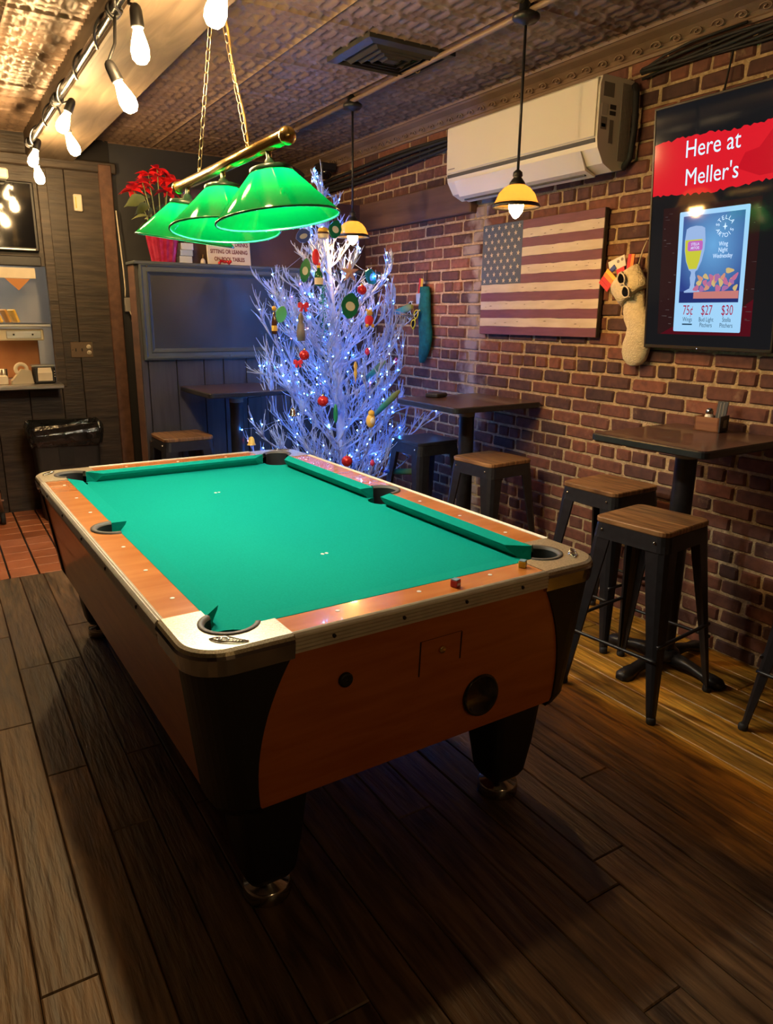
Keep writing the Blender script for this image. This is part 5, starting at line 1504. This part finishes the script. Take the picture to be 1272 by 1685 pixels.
fside((bx0,0,1,1),(bx1,0,-1,1),'x'); fside((bx1,bz1,-1,-1),(bx0,bz1,1,-1),'x')
fside((bx0,bz1,1,-1),(bx0,0,1,1),'x'); fside((bx1,0,-1,1),(bx1,bz1,-1,-1),'x')
for x_, z_ in ((bx0+0.05, bz1-0.020), (0.0, 0.02)):
    MB().sphere((x_,-0.036,z_), 0.006, 8, 6).build('screw_head', CHROME, fb)

# ---------------- things on the ledge
LZ_ = PZ + 0.001
pn = empty('potted_poinsettia', (1.405, 5.12, LZ_), 0, 'poinsettia with red flowers in a red foil pot on the ledge', 'plant')
rr = random.Random(4)
rows = []
for z, r_ in ((0,0.074),(0.05,0.082),(0.11,0.092),(0.17,0.102),(0.178,0.098)):
    rows.append([(r_*(1+0.05*(1 if k % 2 else -1)*rr.uniform(0.6,1.2))*cos(2*pi*k/28), r_*(1+0.05*(1 if k % 2 else -1))*sin(2*pi*k/28), z) for k in range(28)])
MB().loops(rows, True, True).build('foil_pot', pbr('red_foil', (0.42,0.012,0.05), (0.62,0.05,0.12), scale=25, rough=0.28, metal=0.55, bump=0.4), pn)
PET = pbr('poinsettia_red', (0.62,0.008,0.012), (0.80,0.02,0.03), scale=14, rough=0.55)
LEAF = pbr('poinsettia_leaf', (0.11,0.15,0.05), (0.20,0.22,0.09), scale=10, rough=0.55)
def leaf_mesh(l, w_, mat, nm, droop=0.25):
    vs = []; fs = []
    n = 6
    for i in range(n+1):
        t = i/n
        ww = w_*sin(pi*(0.08+0.90*t))**0.8*(1.0 if t < 0.55 else (1-t)/0.45*0.9+0.1)
        z = -droop*l*t*t
        for s_, dz in ((-1,0.010),(0,0),(1,0.010)):
            vs.append((l*t, s_*ww/2, z+dz*sin(pi*t)))
    for i in range(n):
        for j in range(2):
            fs.append((i*3+j, (i+1)*3+j, (i+1)*3+j+1, i*3+j+1))
    m = MB().add(vs, fs, True)
    return m.mesh(nm, mat)
PETM = leaf_mesh(0.085, 0.050, PET, 'petal', 0.30); LEAFM = leaf_mesh(0.125, 0.075, LEAF, 'leaf', 0.45)
stem = MB()
for (fx, fy, fz) in ((-0.175,-0.04,0.425),(-0.075,-0.05,0.520),(0.005,0.02,0.500),(0.085,-0.03,0.500),(-0.10,0.05,0.455),(0.03,-0.08,0.430),(-0.12,-0.07,0.470),(0.06,0.03,0.545),(-0.02,-0.06,0.560)):
    stem.tube([(0.3*fx,0.3*fy,0.14),(0.6*fx,0.6*fy,0.30),(fx,fy,fz)], 0.0035, 5)
    for k in range(8):
        link('petal', PETM, pn, (fx, fy, fz), (rr.uniform(-0.5,0.5), rr.uniform(-0.55,0.35), k*2*pi/8+rr.uniform(-0.2,0.2)), (rr.uniform(0.8,1.15),)*3)
for k in range(12):
    a = k*2*pi/12*1.618
    q = (0.06*cos(a), 0.05*sin(a), 0.20+0.018*k)
    link('leaf', LEAFM, pn, q, (rr.uniform(-0.5,0.5), rr.uniform(-0.3,0.4), a), (rr.uniform(0.8,1.1),)*3)
for (x_, z_, a) in ((-0.09,0.33,3.4),(-0.11,0.38,2.8),(-0.07,0.30,3.9)):
    link('leaf', LEAFM, pn, (x_,-0.06,z_), (0.9, 0.2, a), (1.1,1.1,1.1))
stem.build('stems', LEAF, pn)
for i, (dz, lb) in enumerate(((0,'lower pale box of a stack beside the poinsettia pot'),(0.047,'middle pale box of a stack beside the poinsettia pot'),(0.086,'top pale box of a stack beside the poinsettia pot'))):
    o = MB().box((-0.042,-0.045,0), (0.042,0.045,(0.045,0.038,0.042)[i]), bev=0.002).build('paper_box', pbr('pale_box_%s' % 'abc'[i], ((0.42,0.46,0.50),(0.30,0.36,0.43),(0.48,0.50,0.48))[i], rough=0.6), None, loc=(1.548+0.004*i,5.13,LZ_+dz), rot=(0,0,0.06*(i-1)))
    tag(o, lb, 'box', 'boxes on the ledge')
o = empty('bell_figurine', (1.665, 5.10, LZ_), 0, 'tiny cream bell figurine on the ledge left of the notice', 'figurine')
MB().lathe([(0.018,0),(0.016,0.022),(0.009,0.034),(0.0005,0.038)], 12, cap0=True).build('bell', CREAM, o)
MB().tube([(0,0,0.036),(0.003,0,0.062)], 0.0016, 5).build('hanger', GOLDY, o)
# notice board
nb = empty('notice_sign', (1.878, 5.165, LZ_), 0, 'small cream notice about drinks and leaning on pool tables', 'sign')
nb.rotation_euler = (radians(-6), 0, 0)
MB().box((-0.157,-0.006,0.0), (0.157,0.006,0.215), bev=0.002).build('plate', CREAM, nb)
INK = pbr('dark_red_ink', (0.16,0.03,0.03), rough=0.7)
for t_, z_ in (('NO SMOKING, DRINKS',0.142),('SITTING OR LEANING',0.092),('ON POOL TABLES',0.042)):
    link('lettering', text_mesh(t_, 0.037, INK, squash=0.74, extrude=0.0004, bold=0.0012), nb, (0,-0.0068,z_))
sp_ = MB()
for k in range(7):
    sp_.sphere((-0.10+0.014*k+rr.uniform(-.004,.004),-0.03,0.012+rr.uniform(0,0.014)), 0.011, 7, 5)
o = sp_.build('berry_sprig', RED, None, loc=(1.878,5.125,LZ_)); tag(o, 'dark red berry sprig lying in front of the notice', 'sprig')

# ================================================================ kitchen wall fittings
sw2 = empty('switch_plate', (1.031, BY-0.027, 1.252), 0, 'brown metal switch and socket plate on the dark plank wall', 'switch')
MB().box((-0.082,-0.006,-0.060), (0.082,0,0.060), bev=0.003).build('plate', pbr('brown_plate', (0.16,0.11,0.07), rough=0.35, metal=0.3), sw2)
for x_ in (-0.045, 0.0):
    MB().box((x_-0.004,-0.014,-0.012), (x_+0.004,-0.005,0.012), bev=0.002).build('toggle', BLACKMAT, sw2)
for z_ in (0.022, -0.022):
    so = MB().lathe([(0.0175,0),(0.0175,0.003),(0.0005,0.003)], 18, M=Mrot('X', pi/2, (0.052,-0.006,z_))).build('socket_face', CREAM, sw2)
    MB().box((0.045,-0.0105,z_-0.004), (0.047,-0.0088,z_+0.006)).box((0.056,-0.0105,z_-0.004), (0.058,-0.0088,z_+0.006)).build('slots', BLACKMAT, so)
MB().sphere((-0.070,-0.006,0.0), 0.005, 8, 6).build('screw', CHROME, sw2)
tb = empty('wall_thermostat', (1.100, BY-0.027, 2.335), 0, 'small cream thermostat box high on the dark plank wall', 'thermostat')
MB().box((-0.030,-0.030,-0.060), (0.030,0,0.060), bev=0.006).build('cover', CREAM, tb)
MB().box((-0.020,-0.0315,-0.040), (-0.012,-0.0295,0.040)).build('vent_slot', GOLDY, tb)
tag(MB().tube([(1.372,BY-0.05,2.30),(1.385,BY-0.055,2.0),(1.392,BY-0.055,1.86),(1.395,BY-0.05,1.72),(1.390,BY-0.05,1.66)], 0.006, 6).build('wall_cable', CREAM), 'pale cable running down beside the dark doorway', 'cable')
ob = empty('junction_box', (1.400, BY-0.05, 1.60), 0, 'grey cable box at the edge of the dark doorway', 'box')
MB().box((-0.022,-0.03,-0.055), (0.022,0.0,0.055), bev=0.004).build('box', pbr('grey_box', (0.28,0.27,0.25), rough=0.5), ob)
MB().tube([(0.01,-0.03,-0.05),(0.022,-0.04,-0.09),(0.02,-0.03,-0.13)], 0.004, 5).build('loose_wire', CREAM, ob)

# serving counter and shelves in the pass-through
def counter(name, x0, x1, y0, y1, z, th, mat, label, cat):
    o = MB().loops([[(x0,yy,zz) for yy,zz in ((y1,z),(y0+0.015,z),(y0,z-th*0.3),(y0,z-th*0.8),(y0+0.015,z-th),(y1,z-th))],[(x1,yy,zz) for yy,zz in ((y1,z),(y0+0.015,z),(y0,z-th*0.3),(y0,z-th*0.8),(y0+0.015,z-th),(y1,z-th))]], True, True).build(name, mat)
    return tag(o, label, cat)
counter('serving_counter', -1.6, 0.835, BY-0.30, BY+0.55, 1.012, 0.034, STEEL, 'stainless serving counter below the kitchen opening', 'counter')
counter('pass_shelf', -1.6, 0.815, BY-0.06, BY+0.30, 1.455, 0.030, STEEL, 'stainless shelf across the kitchen opening', 'shelf')
hl = empty('heat_lamp', (0.15, BY+0.04, 1.37), 0, 'cream heat lamp bar under the steel kitchen shelf', 'heat lamp')
MB().box((-1.0,-0.05,-0.045), (0.62,0.05,0.040), bev=0.008).build('housing', pbr('cream_metal', (0.6,0.52,0.36), rough=0.35, metal=0.3), hl)
MB().box((0.36,-0.056,-0.030), (0.60,-0.049,0.028), bev=0.003).build('control_plate', STEEL, hl)
for x_ in (0.41, 0.54): MB().sphere((x_,-0.058,0.0), 0.007, 8, 6).build('knob', BLACKMAT, hl)
LAMPG = emis('heat_lamp_glow', (1.0,0.62,0.25), 10.0*E_BACK)
MB().box((-0.8,-0.03,-0.052), (0.30,0.03,-0.046)).build('glowing_tube', LAMPG, hl)
kb = MB().box((-0.7,-0.02,0), (0.62,0.02,0.30), bev=0.006).build('copper_backsplash', pbr('copper_orange', (0.28,0.10,0.035), (0.40,0.17,0.06), scale=3, rough=0.4, metal=0.4), None, loc=(0.15,BY+0.42,1.015)); tag(kb, 'copper coloured panel at the back of the serving counter', 'panel')
td = empty('tape_dispenser', (0.575, BY-0.10, 1.013), 0, 'beige tape dispenser standing on the serving counter', 'dispenser')
BEI = pbr('beige_plastic', (0.42,0.37,0.27), rough=0.4)
MB().loops([[(-0.075,y,0) for y in (-0.05,0.05)]+[(-0.075,y,0.02) for y in (0.05,-0.05)], [(0.0,y,0) for y in (-0.05,0.05)]+[(0.0,y,0.105) for y in (0.05,-0.05)], [(0.075,y,0) for y in (-0.05,0.05)]+[(0.062,y,0.095) for y in (0.05,-0.05)]], True, True).build('body', BEI, td)
MB().torus((0.0,0,0.105), 0.038, 0.014, 18, 8, M=Matrix.Rotation(pi/2,4,'X')).build('tape_roll', CREAM, td)
tp = empty('receipt_printer', (0.725, BY-0.12, 1.013), 0, 'dark receipt printer with cream paper on the counter', 'printer')
MB().box((-0.075,-0.07,0), (0.075,0.07,0.125), bev=0.01).build('casing', BLACKMAT, tp)
MB().loops([[(-0.05,-0.072,0.02),(0.05,-0.072,0.02),(0.05,-0.060,0.02),(-0.05,-0.060,0.02)],[(-0.05,-0.085,0.08),(0.05,-0.085,0.08),(0.05,-0.075,0.08),(-0.05,-0.075,0.08)],[(-0.045,-0.070,0.118),(0.045,-0.070,0.118),(0.045,-0.060,0.118),(-0.045,-0.060,0.118)]], True, True).build('paper', CREAM, tp)
MB().box((-0.085,-0.05,0.124), (0.082,0.06,0.136), bev=0.003).build('lid', STEEL, tp)
for i in range(3): MB().sphere((0.068,-0.071,0.05+0.02*i), 0.004, 6, 4).build('status_lamp', CREAM, tp)
for i, (x_, w_, h_, mm, lb) in enumerate(((0.44,0.07,0.06,CREAM,'short cream box left of the tape dispenser'),(0.33,0.08,0.12,WDB,'brown wooden box at the left end of the counter'),)):
    o = MB().box((-w_/2,-0.05,0), (w_/2,0.05,h_), bev=0.004).build('counter_box', mm, None, loc=(x_,BY-0.12,1.013)); tag(o, lb, 'box')
o = MB().lathe([(0.0005,0),(0.03,0),(0.03,0.10),(0.028,0.102)], 16, cap1=True).build('metal_cup', STEEL, None, loc=(0.46,BY+0.02,1.013)); tag(o, 'steel cup standing behind the cream box on the counter', 'cup')
for i in range(6):
    o = MB().box((-0.05,-0.04,0), (0.05,0.04,0.020), bev=0.004).build('bread_bun', GOLDY if i % 2 else pbr('bun_%d' % i, (0.5,0.26,0.06), rough=0.6), None, loc=(0.30+0.055*i,BY+0.08,1.457), rot=(0,radians(70),0.1*i))
    o.location.z += 0.045
    tag(o, 'tan paper packet on the kitchen shelf, %s of the row' % ('leftmost','second','third','fourth','fifth','rightmost')[i], 'packet', 'packets on the kitchen shelf')
sg = empty('menu_strip', (0.30, BY-0.04, 1.815), 0, 'long cream card strip across the top of the kitchen opening', 'sign')
MB().box((-0.9,-0.004,-0.038), (0.452,0.004,0.038), bev=0.001).build('strip', CREAM, sg)
o = MB().loops([[(-0.085,-0.004,0),(0.0,-0.004,-0.085),(0.085,-0.004,0)],[(-0.085,0.004,0),(0.0,0.004,-0.085),(0.085,0.004,0)]], True, True, False, True, True).build('orange_pennant', pbr('orange_card', (0.45,0.19,0.05), rough=0.6), None, loc=(0.628,BY-0.042,1.775)); tag(o, 'orange triangular pennant hanging under the cream card strip', 'pennant')
ks = empty('kitchen_screen', (0.30, BY-0.02, 2.20), 0, 'dark glossy screen mounted above the kitchen opening', 'screen')
MB().box((-0.85,-0.035,-0.23), (0.50,0.0,0.25), bev=0.008).build('housing', BLACKMAT, ks)
MB().box((-0.83,-0.037,-0.205), (0.478,-0.034,0.235)).build('glass', GLASSY, ks)
MB().box((-0.80,-0.038,-0.222), (0.47,-0.034,-0.214)).build('silver_line', STEEL, ks)
o = MB().box((-0.9,-0.06,-0.035), (0.50,0.02,0.035), bev=0.006).build('shelf_bracket', BLACK, None, loc=(0.30,BY-0.005,1.90)); tag(o, 'black rail between dark screen and kitchen opening', 'rail')
pj = empty('ceiling_box', (0.45, BY-0.15, 2.47), 0, 'white box with coiled wires under the ceiling near the kitchen', 'box')
MB().box((-0.18,-0.06,-0.035), (0.18,0.06,0.035), bev=0.01).build('box', WHITE, pj)
for k in range(4):
    MB().torus((0.05-0.05*k,0.0,0.09+0.015*k), 0.045, 0.004, 16, 5, M=Matrix.Rotation(pi/2+0.3*k,4,'X')).build('coiled_wire', RUBBER, pj)
# kitchen ceiling glow
kl_ = empty('kitchen_light', (-0.5, BY+0.45, 2.50), 0, 'kitchen ceiling light behind the opening', 'lamp')
MB().box((-0.6,-0.08,0), (0.6,0.08,0.03)).build('diffuser', emis('kitchen_tube', (1.0,0.93,0.80), 14.0*E_BACK), kl_)
MB().box((-0.62,-0.10,0.03), (0.62,0.10,0.05)).build('tray', WHITE, kl_)

# ---------------- waste bin with liner, kitchen cart
wb = empty('waste_bin', (0.80, 5.98, 0), 0, 'slim black waste bin with a black liner bag', 'waste bin')
BIN = pbr('bin_plastic', (0.02,0.02,0.02), (0.028,0.027,0.026), scale=20, rough=0.45)
MB().loops([[(x,y,z) for x,y in rrect(-0.235*k,-0.13*k,0.235*k,0.13*k,0.03,4)] for z, k in ((0,0.86),(0.68,1.0))], True, False).build('body', BIN, wb)
MB().loops([[(x,y,z) for x,y in rrect(-0.072*k,-0.002,0.035*k,0.0,0.0009,2)] for z, k in ((0.42,0.9),(0.58,1.0),(0.60,0.8))], True, True).build('embossed_grip', BLACKMAT, wb, loc=(0.0,-0.130,0))
rows = []
rr = random.Random(8)
base = rrect(-0.245,-0.14,0.245,0.14,0.04,6)
for z, k in ((0.575,1.02),(0.61,1.06),(0.66,1.07),(0.70,1.08),(0.735,1.04),(0.725,0.96),(0.66,0.90),(0.55,0.86)):
    rows.append([(x*k*(1+rr.uniform(-0.025,0.025)), y*k*(1+rr.uniform(-0.05,0.05)), z+rr.uniform(-0.014,0.014)) for x,y in base])
MB().loops(rows, False, True).build('liner_bag', pbr('bin_bag', (0.012,0.012,0.012), rough=0.16, bump=0.8, c2=(0.02,0.02,0.02), scale=18), wb)
ct2 = empty('kitchen_cart', (0.20, 5.98, 0), 0, 'wire kitchen cart cut off by the left picture edge', 'cart')
for x_, y_ in ((0.11,-0.04),(-0.30,-0.04),(0.11,0.20),(-0.30,0.20)):
    MB().tube([(x_,y_,0.09),(x_-0.01,y_,0.5),(x_-0.03,y_,0.95)], 0.012, 8).build('leg', STEEL, ct2)
    cw = MB().lathe([(0.012,-0.016),(0.045,-0.016),(0.048,0.0),(0.045,0.016),(0.012,0.016)], 18, M=Mrot('Y', pi/2, (x_,y_,0.048)), cap0=True, cap1=True).build('caster', RUBBER, ct2)
for z_ in (0.18, 0.55, 0.90):
    s_ = MB().box((-0.32,-0.05,z_), (0.13,0.21,z_+0.012)).build('wire_shelf', STEEL, ct2)
o = empty('ceiling_camera', (2.93, 5.74, 2.66), 0, 'small dark dome device in the far ceiling corner', 'camera')
MB().box((-0.07,-0.07,0.0), (0.07,0.07,0.06), bev=0.01).build('mount', BLACKMAT, o)
MB().sphere((0,0,0.0), 0.06, 14, 8).build('dome', GLASSY, o)
